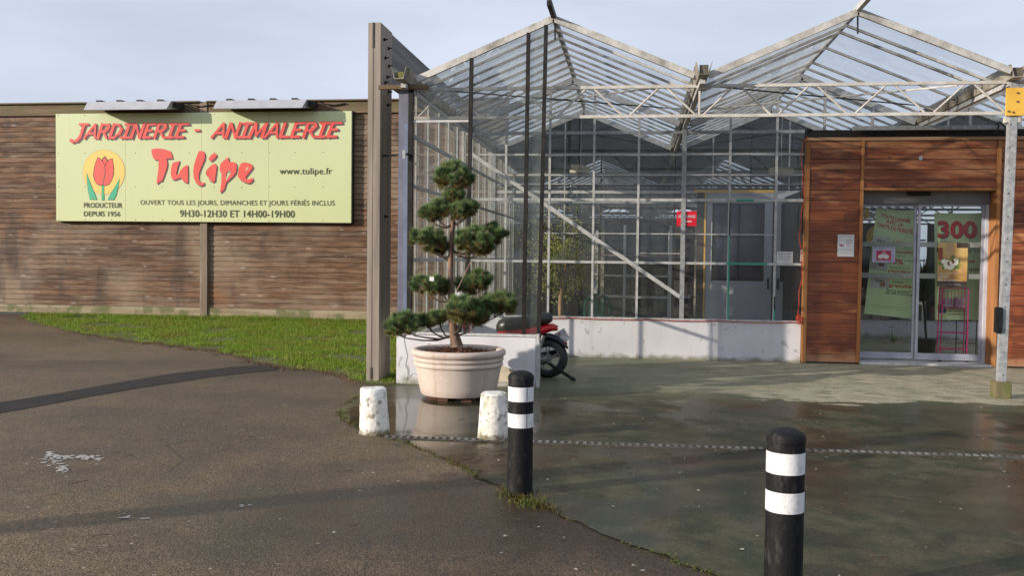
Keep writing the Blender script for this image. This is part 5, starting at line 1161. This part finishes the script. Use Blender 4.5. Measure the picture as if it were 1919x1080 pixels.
# yellow round sign + tag, pink stand, black stand
ys = thing('round_yellow_sign', (3.7, 14.6, 1.7), 'round yellow and black sign half hidden behind the creased banner', 'sign')
c = onY(1648, 445, 14.6); MB().lathe([(.001, 0), (.19, 0), (.19, .012), (.001, .012)], (c.x, 14.6, c.z), 40, 'y', cap=False).build('disc', YEL, ys); MB().lathe([(.001, -.003), (.10, -.003), (.10, 0), (.001, 0)], (c.x, 14.6, c.z), 40, 'y', cap=False).build('black_centre', BLK, ys)
c = onY(1625, 400, 14.6); tag(MB().box(c.x - .03, c.x + .03, 14.6, 14.61, c.z - .08, c.z + .08).build('yellow_label', YEL), 'small upright yellow label hanging inside left of the creased banner', 'label')
pk = thing('wire_stand', (4.5, 13.8, 0), 'pink wire display stand with baskets behind the right door leaf', 'display stand')
x0, x1, y0, y1 = 4.28, 4.64, 13.56, 13.70
for x in (x0, x1):
    for y in (y0, y1): MB().tube([(x, y, .02), (x + (.02 if x == x0 else -.0), y, 1.08)], .009).build('leg', PINK, pk)
m = MB()
for z in (1.08, .80, .22, .45):
    for q in (((x0, y0), (x1, y0)), ((x1, y0), (x1, y1)), ((x1, y1), (x0, y1)), ((x0, y1), (x0, y0))): m.tube([(*q[0], z), (*q[1], z)], .006)
for i in range(9): x = x0 + (x1 - x0) * i / 8; m.tube([(x, y0, .8), (x, y0, 1.08)], .0035, 4); m.tube([(x, y0, .8), (x, y1, .8)], .003, 4)
m.build('wire_basket', PINK, pk)
g = MB(); g.box(x0 + .03, x0 + .16, y0 + .02, y1 - .02, .81, .93); g.box(x0 + .2, x1 - .04, y0 + .02, y1 - .02, .81, .95); g.build('packets', simple('mauve_packet', (.3, .15, .25), (.5, .5, .55), 30, .5), pk)
for x in (x0, x1): MB().lathe([(.001, -.012), (.03, -.012), (.03, .012), (.001, .012)], (x, y0, .03), 16, 'y', cap=False).build('castor', BLK, pk)
bs = thing('black_stand', (4.95, 14.2, 0), 'black wire stand with dark panel behind the right door edge', 'display stand')
MB().box(4.80, 4.97, 14.3, 14.33, .62, 1.3).build('panel', BLK, bs)
for x in (4.72, 4.86, 5.0): MB().tube([(x, 14.25, 0), (x, 14.25, .7)], .007).build('leg', BLK, bs)
MB().tube([(4.72, 14.25, .25), (5.0, 14.25, .25)], .006).build('crossbar', BLK, bs)
# orange cable along the sill
pts = []; random.seed(6)
x = XL + 1.2
while x < 2.33: pts.append((x, Y2 - .098, .575 - .014 * abs(sin((x - .2) * 3.1)) + random.gauss(0, .002))); x += .1
cb = thing('orange_cable', (2.3, Y2 - .1, .57), 'thin orange red cable lying along the low wall sill and up the timber corner', 'cable')
MB().tube(pts, .0055, 6).build('cable_run', CORDR, cb)
MB().tube([(2.31, Y2 - .13, .6)] + [(2.305 + .02 * sin(z * 6) + .01 * sin(z * 17), Y2 - .12, z) for z in [.7 + .1 * i for i in range(25)]] + [(2.36, 13.215, 3.16)], .0055, 6).build('cable_drop', CORDR, cb)
m = MB()
for k in range(5): m.tube([(2.29 + .03 * cos(a + k) + k * .006, Y2 - .13 - k * .006, .63 + .05 * sin(a) - k * .008) for a in [2 * pi * i / 14 for i in range(15)]], .006, 5)
m.build('coil', CORDR, cb)
for x in (-1.0, -.3, .45, 1.1, 1.85): MB().box(x - .03, x + .03, Y2 - .10, Y2 - .06, .592, .604).build('sill_clip', GALV, gh)
# street lamp outside the picture on the left: throws the long band of shade over the asphalt
sp = thing('street_lamp', (-8.6, 1.05, 0), 'grey street lamp post standing left of the camera outside the picture', 'street lamp')
MB().lathe([(.20, 0), (.20, .9), (.13, 1.1), (.11, 5), (.08, 8)], (-8.6, 1.05, 0), 24).build('pole', GALV, sp, smooth=True); MB().tube([(-8.6, 1.05, 7.9), (-7.9, 1.0, 8.3), (-7.2, 1.0, 8.35)], .05).build('arm', GALV, sp); MB().box(-7.5, -6.9, .85, 1.15, 8.28, 8.40).build('lamp_head', GALV, sp)
